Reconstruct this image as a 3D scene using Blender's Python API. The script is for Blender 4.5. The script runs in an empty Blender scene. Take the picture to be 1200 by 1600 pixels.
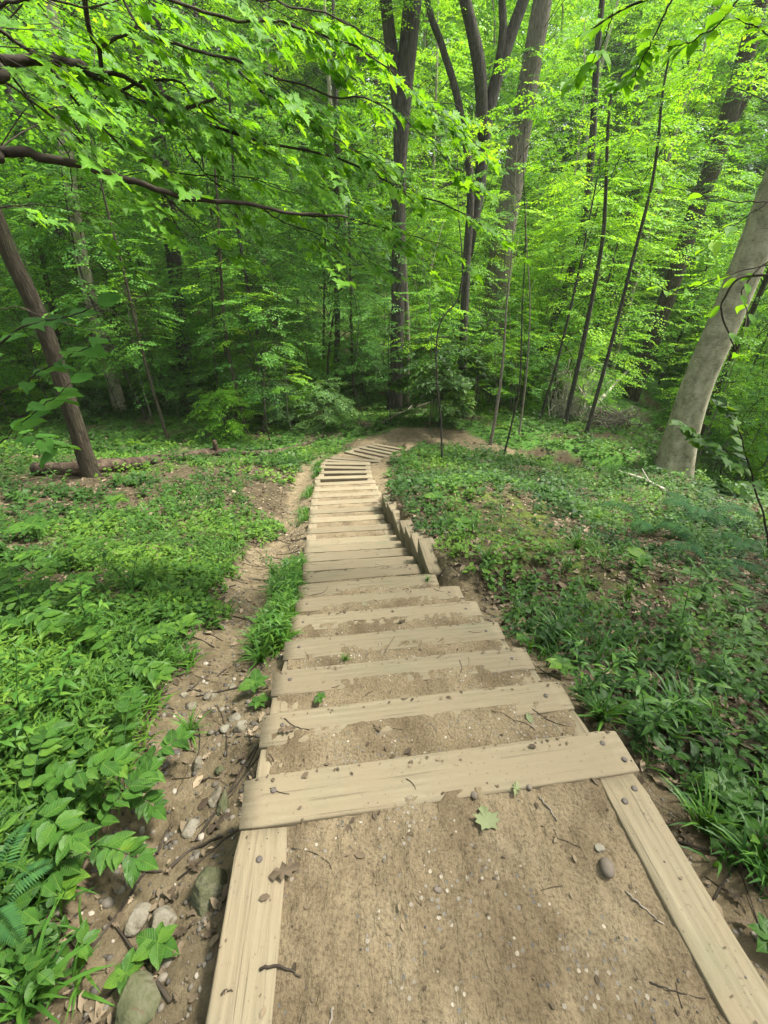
import bpy, math, random
import numpy as np
from mathutils import Vector
R = math.radians
sc = bpy.context.scene
COL = sc.collection
random.seed(7)
# ------------------------------------------------------------------ camera, sky, sun, exposure
H = 1.4; F = 700.0; PITCH = R(30)
cam = bpy.data.cameras.new('camera'); camo = bpy.data.objects.new('camera', cam); COL.objects.link(camo)
camo.location = (0, 0, H); camo.rotation_euler = (R(90) - PITCH, 0, 0)
cam.sensor_fit = 'VERTICAL'; cam.sensor_height = 24; cam.lens = 24 * F / 1600
cam.clip_start = 0.02; cam.clip_end = 1500
sc.camera = camo
SUN_EL, SUN_AZ = R(60), R(75)       # azimuth measured from +Y towards +X
w = bpy.data.worlds.new('World'); sc.world = w; w.use_nodes = True
nt = w.node_tree; bg = nt.nodes['Background']
sky = nt.nodes.new('ShaderNodeTexSky'); sky.sky_type = 'NISHITA'; sky.sun_disc = False
sky.sun_elevation = SUN_EL; sky.sun_rotation = SUN_AZ; sky.dust_density = 3.0; sky.air_density = 1.0
hs = nt.nodes.new('ShaderNodeHueSaturation'); hs.inputs['Saturation'].default_value = 0.3
nt.links.new(sky.outputs[0], hs.inputs['Color']); nt.links.new(hs.outputs[0], bg.inputs[0])
bg.inputs[1].default_value = 0.125
sl = bpy.data.lights.new('sun', 'SUN'); sl.energy = 3.4; sl.angle = R(9); sl.color = (1, .95, .86)
so = bpy.data.objects.new('sun', sl); COL.objects.link(so)
sd = Vector((math.sin(SUN_AZ) * math.cos(SUN_EL), math.cos(SUN_AZ) * math.cos(SUN_EL), math.sin(SUN_EL)))
so.rotation_euler = sd.to_track_quat('Z', 'Y').to_euler()
sc.view_settings.view_transform = 'Standard'; sc.view_settings.look = 'None'
sc.view_settings.exposure = 2.0; sc.view_settings.gamma = 1
cy = sc.cycles
cy.max_bounces = 9; cy.diffuse_bounces = 6; cy.glossy_bounces = 2; cy.transmission_bounces = 6; cy.transparent_max_bounces = 4
cy.caustics_reflective = False; cy.caustics_refractive = False
cy.use_denoising = True; cy.sample_clamp_indirect = 6

# ------------------------------------------------------------------ numpy noise
def _hash(ix, iy, seed):
    h = (ix.astype(np.int64) * 374761393 + iy.astype(np.int64) * 668265263 + seed * 1442695041) & 0xffffffff
    h = ((h ^ (h >> 13)) * 1274126177) & 0xffffffff
    return ((h ^ (h >> 16)) & 0xffff) / 65535.0
def vnoise(x, y, seed=0):
    x = np.asarray(x, float); y = np.asarray(y, float)
    ix = np.floor(x); iy = np.floor(y); fx = x - ix; fy = y - iy
    fx = fx * fx * (3 - 2 * fx); fy = fy * fy * (3 - 2 * fy)
    a = _hash(ix, iy, seed); b = _hash(ix + 1, iy, seed); c = _hash(ix, iy + 1, seed); d = _hash(ix + 1, iy + 1, seed)
    return (a * (1 - fx) + b * fx) * (1 - fy) + (c * (1 - fx) + d * fx) * fy
def fbm(x, y, o=4, seed=0):
    x = np.asarray(x, float); y = np.asarray(y, float); s = 0; a = .5; t = 0
    for k in range(o):
        s = s + a * vnoise(x, y, seed + k * 17); t += a; a *= .5; x = x * 2.03 + 5.1; y = y * 2.03 + 1.7
    return s / t            # 0..1
def sstep(a, b, x):
    t = np.clip((x - a) / (b - a), 0, 1); return t * t * (3 - 2 * t)

# ------------------------------------------------------------------ picture ray -> world point (for siting things)
def ray(u, v):
    x = (u - 600) / F; y = -(v - 800) / F
    return np.array((x, math.cos(PITCH) + y * math.sin(PITCH), -math.sin(PITCH) + y * math.cos(PITCH)))
def at_z(u, v, z):
    d = ray(u, v); t = (z - H) / d[2]; return np.array((d[0] * t, d[1] * t, z))
def at_y(u, v, y):
    d = ray(u, v); t = y / d[1]; return np.array((d[0] * t, y, H + d[2] * t))

# ------------------------------------------------------------------ the steps, surveyed
DZ = .145
def _c(X, Y): return (440 + X / 4.615, 660 + Y / 4.615)
_S = [((383, 1215), (960, 1138)), ((410, 1115), (873, 1061)), ((427, 1048), (819, 1009)), ((445, 1000), (777, 970)),
      ((454, 963), (744, 938)), ((462, 936), (717, 914)), ((466, 914), (680, 896))]
for a, b in [((150,1085),(985,1015)),((155,1010),(945,960)),((160,950),(905,900)),((165,890),(860,850)),((172,845),(825,808)),
             ((183,762),(790,728)),((195,690),(735,660)),((200,628),(718,600)),((205,570),(712,543)),((215,520),(715,495)),
             ((228,475),(695,455)),((240,435),(675,415)),((240,390),(655,378)),((275,350),(650,345)),((275,312),(645,318)),
             ((285,285),(640,290)),((310,262),(640,285)),((355,245),(715,272)),((470,200),(745,265)),((515,183),(780,240)),
             ((555,168),(825,222)),((610,155),(870,210)),((655,148),(905,190))]:
    _S.append((_c(*a), _c(*b)))
STEPS = [(at_z(*a, -DZ * i), at_z(*b, -DZ * i)) for i, (a, b) in enumerate(_S)]
NS = len(STEPS)
CX = np.array([-.02] + [(a[0] + b[0]) / 2 for a, b in STEPS]); CY = np.array([-.8] + [(a[1] + b[1]) / 2 for a, b in STEPS])
LX = np.array([-.30] + [a[0] for a, b in STEPS]); LY = np.array([-.8] + [a[1] for a, b in STEPS])
RX = np.array([.93] + [b[0] for a, b in STEPS]); RY = np.array([-.8] + [b[1] for a, b in STEPS])
CZ = np.array([0.] + [-DZ * i for i in range(NS)])
_o = np.argsort(CY)
ZEND = CZ[-1]
def stair_z(y):      # level of the tread line, smoothed
    return np.interp(y, np.concatenate((CY[_o] - .0, [15.2, 19, 30])), np.concatenate((CZ[_o], [ZEND - .12, ZEND - .3, ZEND - .9])))
def left_x(y): return np.interp(y, np.sort(LY), LX[np.argsort(LY)])
def right_x(y): return np.interp(y, np.sort(RY), RX[np.argsort(RY)])

def seg_dist(x, y, pts):
    best = np.full(np.shape(x), 1e9)
    for (x0, y0), (x1, y1) in zip(pts[:-1], pts[1:]):
        dx, dy = x1 - x0, y1 - y0
        t = np.clip(((x - x0) * dx + (y - y0) * dy) / (dx * dx + dy * dy), 0, 1)
        best = np.minimum(best, np.hypot(x - x0 - t * dx, y - y0 - t * dy))
    return best
TRAIL = [(-.2, 14.2), (1.0, 15.6), (2.6, 15.6), (4.2, 14.6), (5.8, 13.2), (8.5, 12.2), (12, 12.5)]
def ground_z(x, y):
    x = np.asarray(x, float); y = np.asarray(y, float)
    yy = y + .22 + 0.12 * np.clip(-x - 1, 0, 4) * 0
    z = stair_z(yy) - .03
    z = z - .42 * np.clip(-.8 - y, -50, 0) * 0 + .25 * np.clip(-.6 - y, 0, 30)
    z = z - .13 * sstep(.2, .8, y) * sstep(1.2, .6, y)
    lx = left_x(y); rx = right_x(y)
    dl = lx - x; dr = x - rx
    # left: eroded gully then a bank
    onst = (y < 12)
    z = z - .14 * np.exp(-((dl - .35) / .3) ** 2) * sstep(11, 8, y)
    z = z + .12 * sstep(.6, 1.6, dl) * sstep(13, 9, y) + .035 * np.clip(dl - 1.5, 0, 40)
    # right: bank held by the timber wall, then falls off
    wall = sstep(2.6, 3.2, y) * sstep(7.4, 6.2, y)
    z = z + .30 * wall * sstep(.02, .16, dr) * sstep(3.5, .8, dr)
    z = z + .28 * np.exp(-((x - 1.9) / 1.3) ** 2 - ((y - 7.6) / 2.6) ** 2)
    z = z - .045 * np.clip(dr - 1.4, 0, 8) - .12 * np.clip(dr - 7.5, 0, 14) * sstep(2, 7, y)
    rav = sstep(8, 22, x - .25 * (y - 12)) * sstep(5, 14, y)
    z = z - 3.2 * rav
    z = z - .10 * np.clip(y - 17, 0, 14) * sstep(-1, 7, x)
    # far ground rises again on every side
    rr = np.hypot(x, y)
    z = z + .10 * np.clip(y - 16, 0, 60) * sstep(2, -8, x)
    z = z + .36 * np.clip(rr - 30, 0, 60) + .1 * np.clip(rr - 90, 0, 60)
    # trail bench
    td = seg_dist(x, y, TRAIL)
    zt = np.interp(x, [-1, 1, 3, 6, 12], [ZEND - .08, ZEND - .15, ZEND - .25, ZEND - .7, ZEND - 1.6])
    k = sstep(1.6, .6, td) * (y > 9)
    z = z * (1 - k) + zt * k
    # sink under the stair
    k2 = sstep(-.02, -.12, dr) * sstep(-.02, -.12, dl) * (y < 14.6)
    z = z - k2 * .5
    n = (fbm(x * .5, y * .5, 3, 5) - .5) * .5 * sstep(1, 4, np.minimum(np.abs(dl), np.abs(dr)) ) + (fbm(x * 2.2, y * 2.2, 4, 9) - .5) * .10
    return z + n + sstep(14, 3, np.hypot(x, y - 3)) * ((fbm(x * 9, y * 9, 4, 3) - .5) * .05)
def gz(x, y): return float(ground_z(np.array([x]), np.array([y]))[0])
def hit(u, v):
    """where the sight line through a photo point meets the ground"""
    d = ray(u, v); t = np.concatenate((np.arange(.8, 30, .03), np.arange(30, 140, .2)))
    X, Y, Z = d[0] * t, d[1] * t, H + d[2] * t
    below = np.nonzero(Z < ground_z(X, Y))[0]
    i = below[0] if len(below) else len(t) - 1
    return np.array((X[i], Y[i], gz(X[i], Y[i])))

# ------------------------------------------------------------------ object helpers
def tag(o, label=None, cat=None, group=None, kind=None):
    if label: o['label'] = label
    if cat: o['category'] = cat
    if group: o['group'] = group
    if kind: o['kind'] = kind
    return o
def empty(name, loc=(0, 0, 0), rz=0, s=1):
    o = bpy.data.objects.new(name, None); COL.objects.link(o); o.empty_display_size = .1
    o.location = tuple(map(float, loc)); o.rotation_euler = (0, 0, rz); o.scale = (s, s, s); return o
def np_mesh(name, V, faces, mats, attrs=None, smooth=False):
    """faces: list of (n,k) int arrays"""
    me = bpy.data.meshes.new(name)
    V = np.asarray(V, np.float32)
    me.vertices.add(len(V)); me.vertices.foreach_set('co', V.ravel())
    ls, vi, off = [], [], 0
    for f in faces:
        if len(f) == 0: continue
        f = np.asarray(f, np.int32); k = f.shape[1]
        ls.append(off + np.arange(len(f), dtype=np.int32) * k); vi.append(f.ravel()); off += f.size
    ls = np.concatenate(ls); vi = np.concatenate(vi)
    me.loops.add(len(vi)); me.loops.foreach_set('vertex_index', vi)
    me.polygons.add(len(ls)); me.polygons.foreach_set('loop_start', ls)
    if smooth: me.polygons.foreach_set('use_smooth', np.ones(len(ls), bool))
    for an, av in (attrs or {}).items():
        a = me.attributes.new(an, 'FLOAT', 'POINT'); a.data.foreach_set('value', np.asarray(av, np.float32))
    me.update(calc_edges=True)
    if not isinstance(mats, (list, tuple)): mats = [mats]
    for m in mats: me.materials.append(m)
    return me
def mobj(name, me, parent=None, loc=None):
    o = bpy.data.objects.new(name, me); COL.objects.link(o)
    if parent: o.parent = parent
    if loc is not None: o.location = tuple(map(float, loc))
    return o
def copy_tree(o, parent=None):
    c = o.copy(); COL.objects.link(c); c.parent = parent
    for ch in list(o.children): copy_tree(ch, c)
    return c

class TB:
    """collects tubes into one mesh"""
    def __init__(s): s.V = []; s.F = []; s.n = 0
    def tube(s, P, rad, sides=8, rough=0, flare=0, seed=0, cap=True):
        P = np.asarray(P, float); m = len(P); rad = np.broadcast_to(rad, (m,)).astype(float)
        T = np.gradient(P, axis=0); T /= np.linalg.norm(T, axis=1)[:, None] + 1e-9
        up = np.array((0, 0, 1.)) if abs(T[0][2]) < .9 else np.array((0, 1., 0))
        A = np.cross(T, up); A /= np.linalg.norm(A, axis=1)[:, None] + 1e-9
        B = np.cross(T, A)
        th = np.linspace(0, 2 * math.pi, sides, endpoint=False)
        c, sn = np.cos(th), np.sin(th)
        L = np.concatenate(([0], np.cumsum(np.linalg.norm(np.diff(P, axis=0), axis=1))))
        rr = rad[:, None] * np.ones(sides)[None]
        if flare:
            lob = 1 + .35 * np.cos(th * 5 + seed) + .2 * np.cos(th * 3 + 2 * seed)
            rr = rr * (1 + flare * np.exp(-L / (3.0 * rad[0]))[:, None] * np.clip(lob, .2, 2)[None])
        if rough:
            rr = rr * (1 + rough * (fbm((np.cos(th) * 2 + 7)[None] * np.ones((m, 1)) + seed, (L / max(rad[0], .02) * .35)[:, None] + (np.sin(th) * 2)[None], 3, 3 + int(seed)) - .5) * 2)
        V = P[:, None] + rr[..., None] * (c[None, :, None] * A[:, None] + sn[None, :, None] * B[:, None])
        idx = s.n + np.arange(m * sides).reshape(m, sides)
        a = idx[:-1]; b = idx[1:]
        Q = np.stack((a, np.roll(a, -1, 1), np.roll(b, -1, 1), b), -1).reshape(-1, 4)
        s.V.append(V.reshape(-1, 3)); s.F.append(Q); s.n += m * sides
        if cap:
            s.V.append(P[[0, -1]]); i0, i1 = s.n, s.n + 1; s.n += 2
            t0 = np.stack((idx[0], np.full(sides, i0), np.full(sides, i0), np.roll(idx[0], -1)), -1)
            s.T = getattr(s, 'T', [])
            s.T.append(np.stack((np.roll(idx[0], -1), idx[0], np.full(sides, i0)), -1))
            s.T.append(np.stack((idx[-1], np.roll(idx[-1], -1), np.full(sides, i1)), -1))
    def mesh(s, name, mat, smooth=True):
        F = [np.concatenate(s.F)]
        if getattr(s, 'T', None): F.append(np.concatenate(s.T))
        return np_mesh(name, np.concatenate(s.V), F, mat, smooth=smooth)
def curve(pts, n=20):
    """Catmull-Rom through pts"""
    P = np.asarray(pts, float)
    if len(P) == 2: return P[0] + (P[1] - P[0]) * np.linspace(0, 1, n)[:, None]
    Q = np.vstack((2 * P[0] - P[1], P, 2 * P[-1] - P[-2])); out = []
    per = max(2, n // (len(P) - 1))
    for i in range(1, len(Q) - 2):
        t = np.linspace(0, 1, per, endpoint=False)[:, None]
        a, b, c, d = Q[i - 1], Q[i], Q[i + 1], Q[i + 2]
        out.append(.5 * (2 * b + (c - a) * t + (2 * a - 5 * b + 4 * c - d) * t * t + (3 * b - 3 * c + d - a) * t ** 3))
    out.append(P[-1:]); return np.concatenate(out)

# leaf templates: x to the tip, y across, z up; unit length
def _sym(half):      # half outline (x,y) from base to tip; fold along midrib
    pts = [(0, 0, 0)] + [(x, y, .25 * y) for x, y in half] + [(1, 0, -.12)] + [(x, -y, .25 * y) for x, y in half[::-1]]
    return pts
def fan(pts, mid=(.45, 0, -.0)):
    V = np.array([mid] + pts, float); k = len(pts)
    return V, [np.array([(0, 1 + (i + 1) % k, 1 + i)[::-1] for i in range(k)])]
KITE = (np.array([(0, 0, 0), (.45, -.3, .06), (1, 0, -.08), (.45, .3, .06)], float), [np.array([(0, 1, 2, 3)])])
OVATE = fan(_sym([(.12, .16), (.35, .27), (.65, .2), (.87, .08)]))
LANCE = (np.array([(0, 0, 0), (.35, -.11, .02), (.35, .11, .02), (.7, -.08, -.04), (.7, .08, -.04), (1, 0, -.2)], float),
         [np.array([(1, 3, 4, 2)]), np.array([(0, 1, 2), (3, 5, 4)])])
BLADE = (np.array([(0, -.02, 0), (0, .02, 0), (.35, -.022, .12), (.35, .022, .12), (.7, -.016, .08), (.7, .016, .08), (1, 0, -.1)], float),
         [np.array([(0, 2, 3, 1), (2, 4, 5, 3)]), np.array([(4, 6, 5)])])
_mh = [(.02, .12), (-.08, .34), (.12, .30), (.22, .52), (.34, .40), (.52, .56), (.50, .30), (.62, .16), (.74, .22), (.80, .10)]
MAPLE = fan(_sym(_mh), (.3, 0, 0.03))
_oh = [(.1, .08), (.22, .2), (.32, .1), (.45, .3), (.55, .13), (.7, .26), (.78, .1), (.9, .12)]
OAK = fan([(x, y, z + .12 * math.sin(7 * x + 3 * y)) for x, y, z in _sym(_oh)])
CURL = (np.array([(0, 0, .02), (.3, -.25, .12), (.3, .25, .05), (.7, -.22, .1), (.7, .22, .16), (1, 0, .04), (.5, 0, 0)], float),
        [np.array([(0, 1, 6), (1, 3, 6), (3, 5, 6), (5, 4, 6), (4, 2, 6), (2, 0, 6)])])
def leaves(tpl, pos, d, nrm, size, width=1.0):
    """instances a template: arrays (N,3),(N,3),(N,3),(N,)"""
    TV, TF = tpl; N = len(pos); M = len(TV)
    d = d / (np.linalg.norm(d, axis=1)[:, None] + 1e-9)
    s = np.cross(nrm, d); s /= (np.linalg.norm(s, axis=1)[:, None] + 1e-9)
    n = np.cross(d, s); size = np.broadcast_to(size, (N,))
    V = pos[:, None] + size[:, None, None] * (TV[None, :, 0:1] * d[:, None] + width * TV[None, :, 1:2] * s[:, None] + TV[None, :, 2:3] * n[:, None])
    off = (np.arange(N) * M)[:, None, None]
    return V.reshape(-1, 3), [(f[None] + off).reshape(-1, f.shape[1]) for f in TF], M
class LB:
    """collects leaves of any template into one mesh with a tint per leaf"""
    def __init__(s): s.V = []; s.F = {}; s.T = []; s.n = 0
    def add(s, tpl, pos, d, nrm, size, tint, width=1.0):
        if len(pos) == 0: return
        s.U = getattr(s, 'U', []); s.U.append(np.tile(tpl[0][:, :2], (len(pos), 1)))
        V, F, M = leaves(tpl, pos, d, nrm, size, width)
        for f in F: s.F.setdefault(f.shape[1], []).append(f + s.n)
        s.V.append(V); s.T.append(np.repeat(np.broadcast_to(tint, (len(pos),)), M)); s.n += len(V)
    def mesh(s, name, mat):
        return np_mesh(name, np.concatenate(s.V), [np.concatenate(f) for f in s.F.values()], mat, {'tint': np.concatenate(s.T), 'along': np.concatenate(s.U)[:, 0], 'across': np.concatenate(s.U)[:, 1]})

# ------------------------------------------------------------------ materials
def newmat(name):
    m = bpy.data.materials.new(name); m.use_nodes = True; n = m.node_tree; n.nodes.clear()
    out = n.nodes.new('ShaderNodeOutputMaterial'); return m, n, out
def N(n, t, **k):
    x = n.nodes.new(t)
    for a, b in k.items():
        if a in ('op',): x.operation = b
        elif hasattr(x, a): setattr(x, a, b)
        else: x.inputs[a].default_value = b
    return x
def ramp(n, stops):
    r = n.nodes.new('ShaderNodeValToRGB'); e = r.color_ramp.elements
    while len(e) < len(stops): e.new(.5)
    for el, (p, c) in zip(e, stops): el.position = p; el.color = (*c, 1)
    return r
def leaf_mat(name, dark, mid, light, trans=.45, rough=.45, veins=False):
    m, n, out = newmat(name); L = n.links.new
    a = N(n, 'ShaderNodeAttribute', attribute_name='tint'); oi = N(n, 'ShaderNodeObjectInfo')
    ad = N(n, 'ShaderNodeMath', op='MULTIPLY_ADD'); ad.inputs[1].default_value = .25
    L(oi.outputs['Random'], ad.inputs[0]); L(a.outputs['Fac'], ad.inputs[2])
    su = N(n, 'ShaderNodeMath', op='SUBTRACT'); su.inputs[1].default_value = .125; L(ad.outputs[0], su.inputs[0])
    r = ramp(n, [(0, dark), (.5, mid), (1, light)]); L(su.outputs[0], r.inputs[0])
    p = N(n, 'ShaderNodeBsdfPrincipled'); p.inputs['Roughness'].default_value = rough
    p.inputs['Specular IOR Level'].default_value = .22
    t = N(n, 'ShaderNodeBsdfTranslucent'); mx = N(n, 'ShaderNodeMixShader'); mx.inputs[0].default_value = trans
    g = N(n, 'ShaderNodeMix', data_type='RGBA', blend_type='MULTIPLY'); g.inputs[0].default_value = 1
    g.inputs[7].default_value = (1.5, 1.35, .5, 1)
    if veins:
        ax = N(n, 'ShaderNodeAttribute', attribute_name='along'); ay = N(n, 'ShaderNodeAttribute', attribute_name='across')
        ab = N(n, 'ShaderNodeMath', op='ABSOLUTE'); L(ay.outputs['Fac'], ab.inputs[0])
        q = N(n, 'ShaderNodeMath', op='MULTIPLY_ADD'); q.inputs[1].default_value = -.8; L(ab.outputs[0], q.inputs[0]); L(ax.outputs['Fac'], q.inputs[2])
        pp = N(n, 'ShaderNodeMath', op='PINGPONG'); pp.inputs[1].default_value = .055; L(q.outputs[0], pp.inputs[0])
        sv = N(n, 'ShaderNodeMapRange'); sv.inputs[1].default_value = 0; sv.inputs[2].default_value = .016; sv.inputs[3].default_value = 1; sv.inputs[4].default_value = 0; L(pp.outputs[0], sv.inputs[0])
        mv = N(n, 'ShaderNodeMapRange'); mv.inputs[1].default_value = .004; mv.inputs[2].default_value = .018; mv.inputs[3].default_value = 1; mv.inputs[4].default_value = 0; L(ab.outputs[0], mv.inputs[0])
        vv = N(n, 'ShaderNodeMath', op='MAXIMUM'); L(sv.outputs[0], vv.inputs[0]); L(mv.outputs[0], vv.inputs[1])
        geo = N(n, 'ShaderNodeNewGeometry'); bn = N(n, 'ShaderNodeTexNoise'); bn.inputs['Scale'].default_value = 38; bn.inputs['Detail'].default_value = 5; L(geo.outputs['Position'], bn.inputs['Vector'])
        br = ramp(n, [(.3, (.62, .66, .55)), (.5, (1, 1, 1)), (.66, (1.15, 1.1, .95)), (.74, (1.5, 1.0, .7))]); L(bn.outputs[0], br.inputs[0])
        m0 = N(n, 'ShaderNodeMix', data_type='RGBA', blend_type='MULTIPLY'); m0.inputs[0].default_value = 1; L(r.outputs[0], m0.inputs[6]); L(br.outputs[0], m0.inputs[7])
        vm = N(n, 'ShaderNodeMath', op='MULTIPLY'); vm.inputs[1].default_value = .45; L(vv.outputs[0], vm.inputs[0])
        m1 = N(n, 'ShaderNodeMix', data_type='RGBA'); m1.inputs[7].default_value = (light[0] * 1.5, light[1] * 1.25, light[2] * 1.8, 1); L(vm.outputs[0], m1.inputs[0]); L(m0.outputs[2], m1.inputs[6])
        bp = N(n, 'ShaderNodeBump'); bp.inputs['Strength'].default_value = .6; bp.inputs['Distance'].default_value = .002; bp.invert = True; L(vv.outputs[0], bp.inputs['Height']); L(bp.outputs[0], p.inputs['Normal'])
        class _R: outputs = [m1.outputs[2]]
        r = _R
    L(r.outputs[0], p.inputs['Base Color']); L(r.outputs[0], g.inputs[6]); L(g.outputs[2], t.inputs[0])
    L(p.outputs[0], mx.inputs[1]); L(t.outputs[0], mx.inputs[2]); L(mx.outputs[0], out.inputs[0]); return m
M_DEEP = leaf_mat('leaf_deep', (.035, .11, .02), (.075, .21, .03), (.15, .32, .045), trans=.5, rough=.55)
M_LIME = leaf_mat('leaf_lime', (.07, .19, .015), (.15, .35, .022), (.28, .50, .035), trans=.5, rough=.55)  # lighter leaf species; some of the valley's brighter sunlight is put into this colour
M_MAPLE = leaf_mat('leaf_maple', (.04, .13, .012), (.095, .26, .016), (.19, .40, .025), trans=.5, rough=.5, veins=True)
M_HERB = leaf_mat('leaf_herb', (.012, .045, .009), (.036, .105, .014), (.11, .21, .022), trans=.35, veins=True)
M_GRASS = leaf_mat('leaf_grass', (.022, .07, .013), (.05, .13, .018), (.10, .20, .025), trans=.35)
M_PALELEAF = leaf_mat('leaf_pale_understory', (.05, .12, .035), (.11, .22, .06), (.20, .34, .10), trans=.4, rough=.5)
M_FERN = leaf_mat('leaf_fern', (.01, .04, .014), (.02, .07, .018), (.04, .11, .022), trans=.25, rough=.85)
def simple(name, stops, scale, rough=.9, bump=.3, bscale=None, detail=8, stretch=(1, 1, 1), spec=.2, dist=.02):
    m, n, out = newmat(name); L = n.links.new
    tc = N(n, 'ShaderNodeTexCoord'); mp = N(n, 'ShaderNodeMapping'); mp.inputs['Scale'].default_value = stretch
    L(tc.outputs['Object'], mp.inputs[0])
    oi = N(n, 'ShaderNodeObjectInfo'); 
    ml = N(n, 'ShaderNodeMath', op='MULTIPLY'); ml.inputs[1].default_value = 37; L(oi.outputs['Random'], ml.inputs[0]); 
    cb = N(n, 'ShaderNodeCombineXYZ'); L(ml.outputs[0], cb.inputs[0]); L(ml.outputs[0], cb.inputs[1]); L(cb.outputs[0], mp.inputs['Location'])
    no = N(n, 'ShaderNodeTexNoise'); no.inputs['Scale'].default_value = scale; no.inputs['Detail'].default_value = detail; no.inputs['Roughness'].default_value = .65
    L(mp.outputs[0], no.inputs['Vector'])
    r = ramp(n, stops); L(no.outputs[0], r.inputs[0])
    p = N(n, 'ShaderNodeBsdfPrincipled'); p.inputs['Roughness'].default_value = rough; p.inputs['Specular IOR Level'].default_value = spec
    L(r.outputs[0], p.inputs['Base Color'])
    n2 = N(n, 'ShaderNodeTexNoise'); n2.inputs['Scale'].default_value = bscale or scale * 3; n2.inputs['Detail'].default_value = 6
    L(mp.outputs[0], n2.inputs['Vector'])
    b = N(n, 'ShaderNodeBump'); b.inputs['Strength'].default_value = bump; b.inputs['Distance'].default_value = dist
    L(n2.outputs[0], b.inputs['Height']); L(b.outputs[0], p.inputs['Normal']); L(p.outputs[0], out.inputs[0]); return m
def bark_mat(name, c0, c1, c2, furrow=True, moss=.0):
    m, n, out = newmat(name); L = n.links.new
    tc = N(n, 'ShaderNodeTexCoord'); mp = N(n, 'ShaderNodeMapping'); mp.inputs['Scale'].default_value = (1, 1, .13 if furrow else .6)
    L(tc.outputs['Object'], mp.inputs[0])
    wn = N(n, 'ShaderNodeTexNoise'); wn.inputs['Scale'].default_value = 26 if furrow else 5; wn.inputs['Detail'].default_value = 9; wn.inputs['Roughness'].default_value = .68
    L(mp.outputs[0], wn.inputs['Vector'])
    vo = N(n, 'ShaderNodeTexVoronoi', feature='DISTANCE_TO_EDGE'); vo.inputs['Scale'].default_value = 28 if furrow else 3
    wa = N(n, 'ShaderNodeVectorMath', op='ADD'); ws = N(n, 'ShaderNodeVectorMath', op='SCALE'); ws.inputs['Scale'].default_value = .05
    L(wn.outputs['Color'], ws.inputs[0]); L(mp.outputs[0], wa.inputs[0]); L(ws.outputs[0], wa.inputs[1]); L(wa.outputs[0], vo.inputs['Vector'])
    r = ramp(n, [(.3, c0), (.52, c1), (.72, c2)]); L(wn.outputs[0], r.inputs[0])
    big = N(n, 'ShaderNodeTexNoise'); big.inputs['Scale'].default_value = 2.2; big.inputs['Detail'].default_value = 6; L(tc.outputs['Object'], big.inputs['Vector'])
    mr = ramp(n, [(.52, (0, 0, 0)), (.72, (1, 1, 1))]); L(big.outputs[0], mr.inputs[0])
    mm = N(n, 'ShaderNodeMix', data_type='RGBA'); mm.inputs[7].default_value = (.07, .10, .03, 1)
    mu = N(n, 'ShaderNodeMath', op='MULTIPLY'); mu.inputs[1].default_value = moss; L(mr.outputs[0], mu.inputs[0]); L(mu.outputs[0], mm.inputs[0]); L(r.outputs[0], mm.inputs[6])
    if not furrow:
        lm = N(n, 'ShaderNodeMapping'); lm.inputs['Scale'].default_value = (7, 7, 60); L(tc.outputs['Object'], lm.inputs[0])
        ln = N(n, 'ShaderNodeTexNoise'); ln.inputs['Scale'].default_value = 1; ln.inputs['Detail'].default_value = 3; L(lm.outputs[0], ln.inputs['Vector'])
        lr = ramp(n, [(.60, (1, 1, 1)), (.68, (.45, .42, .38))]); L(ln.outputs[0], lr.inputs[0])
        sn = N(n, 'ShaderNodeTexNoise'); sn.inputs['Scale'].default_value = 3.4; sn.inputs['Detail'].default_value = 8; sn.inputs['Roughness'].default_value = .7; L(tc.outputs['Object'], sn.inputs['Vector'])
        sr = ramp(n, [(.34, (.74, .72, .66)), (.5, (1, 1, 1)), (.7, (1.25, 1.25, 1.2))]); L(sn.outputs[0], sr.inputs[0])
        ml = N(n, 'ShaderNodeMix', data_type='RGBA', blend_type='MULTIPLY'); ml.inputs[0].default_value = 1; L(mm.outputs[2], ml.inputs[6]); L(lr.outputs[0], ml.inputs[7])
        mk = N(n, 'ShaderNodeMix', data_type='RGBA', blend_type='MULTIPLY'); mk.inputs[0].default_value = 1; L(ml.outputs[2], mk.inputs[6]); L(sr.outputs[0], mk.inputs[7]); mm = mk
    p = N(n, 'ShaderNodeBsdfPrincipled'); p.inputs['Roughness'].default_value = .9; p.inputs['Specular IOR Level'].default_value = .15
    L(mm.outputs[2], p.inputs['Base Color'])
    b = N(n, 'ShaderNodeBump'); b.inputs['Strength'].default_value = .9 if furrow else .35; b.inputs['Distance'].default_value = .03 if furrow else .01
    if furrow:
        mn = N(n, 'ShaderNodeMath', op='MINIMUM'); mn.inputs[1].default_value = .25; L(vo.outputs['Distance'], mn.inputs[0])
        ma = N(n, 'ShaderNodeMath', op='MULTIPLY_ADD'); ma.inputs[1].default_value = 3; L(mn.outputs[0], ma.inputs[0]); L(wn.outputs[0], ma.inputs[2]); L(ma.outputs[0], b.inputs['Height'])
    else: L(wn.outputs[0], b.inputs['Height'])
    L(b.outputs[0], p.inputs['Normal']); L(p.outputs[0], out.inputs[0]); return m
B_OAK = bark_mat('bark_furrowed_grey', (.05, .04, .03), (.17, .145, .115), (.30, .26, .215), moss=.2)
B_DARK = bark_mat('bark_dark', (.018, .016, .013), (.06, .053, .043), (.14, .125, .10), moss=.25)
B_BROWN = bark_mat('bark_brown', (.022, .017, .011), (.062, .05, .034), (.115, .095, .066), moss=.3)
B_BEECH = bark_mat('bark_smooth_pale', (.14, .125, .085), (.27, .245, .175), (.36, .335, .25), furrow=False, moss=.25)
B_TWIG = simple('bark_twig', [(.3, (.018, .014, .01)), (.7, (.05, .04, .028))], 12)
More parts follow.
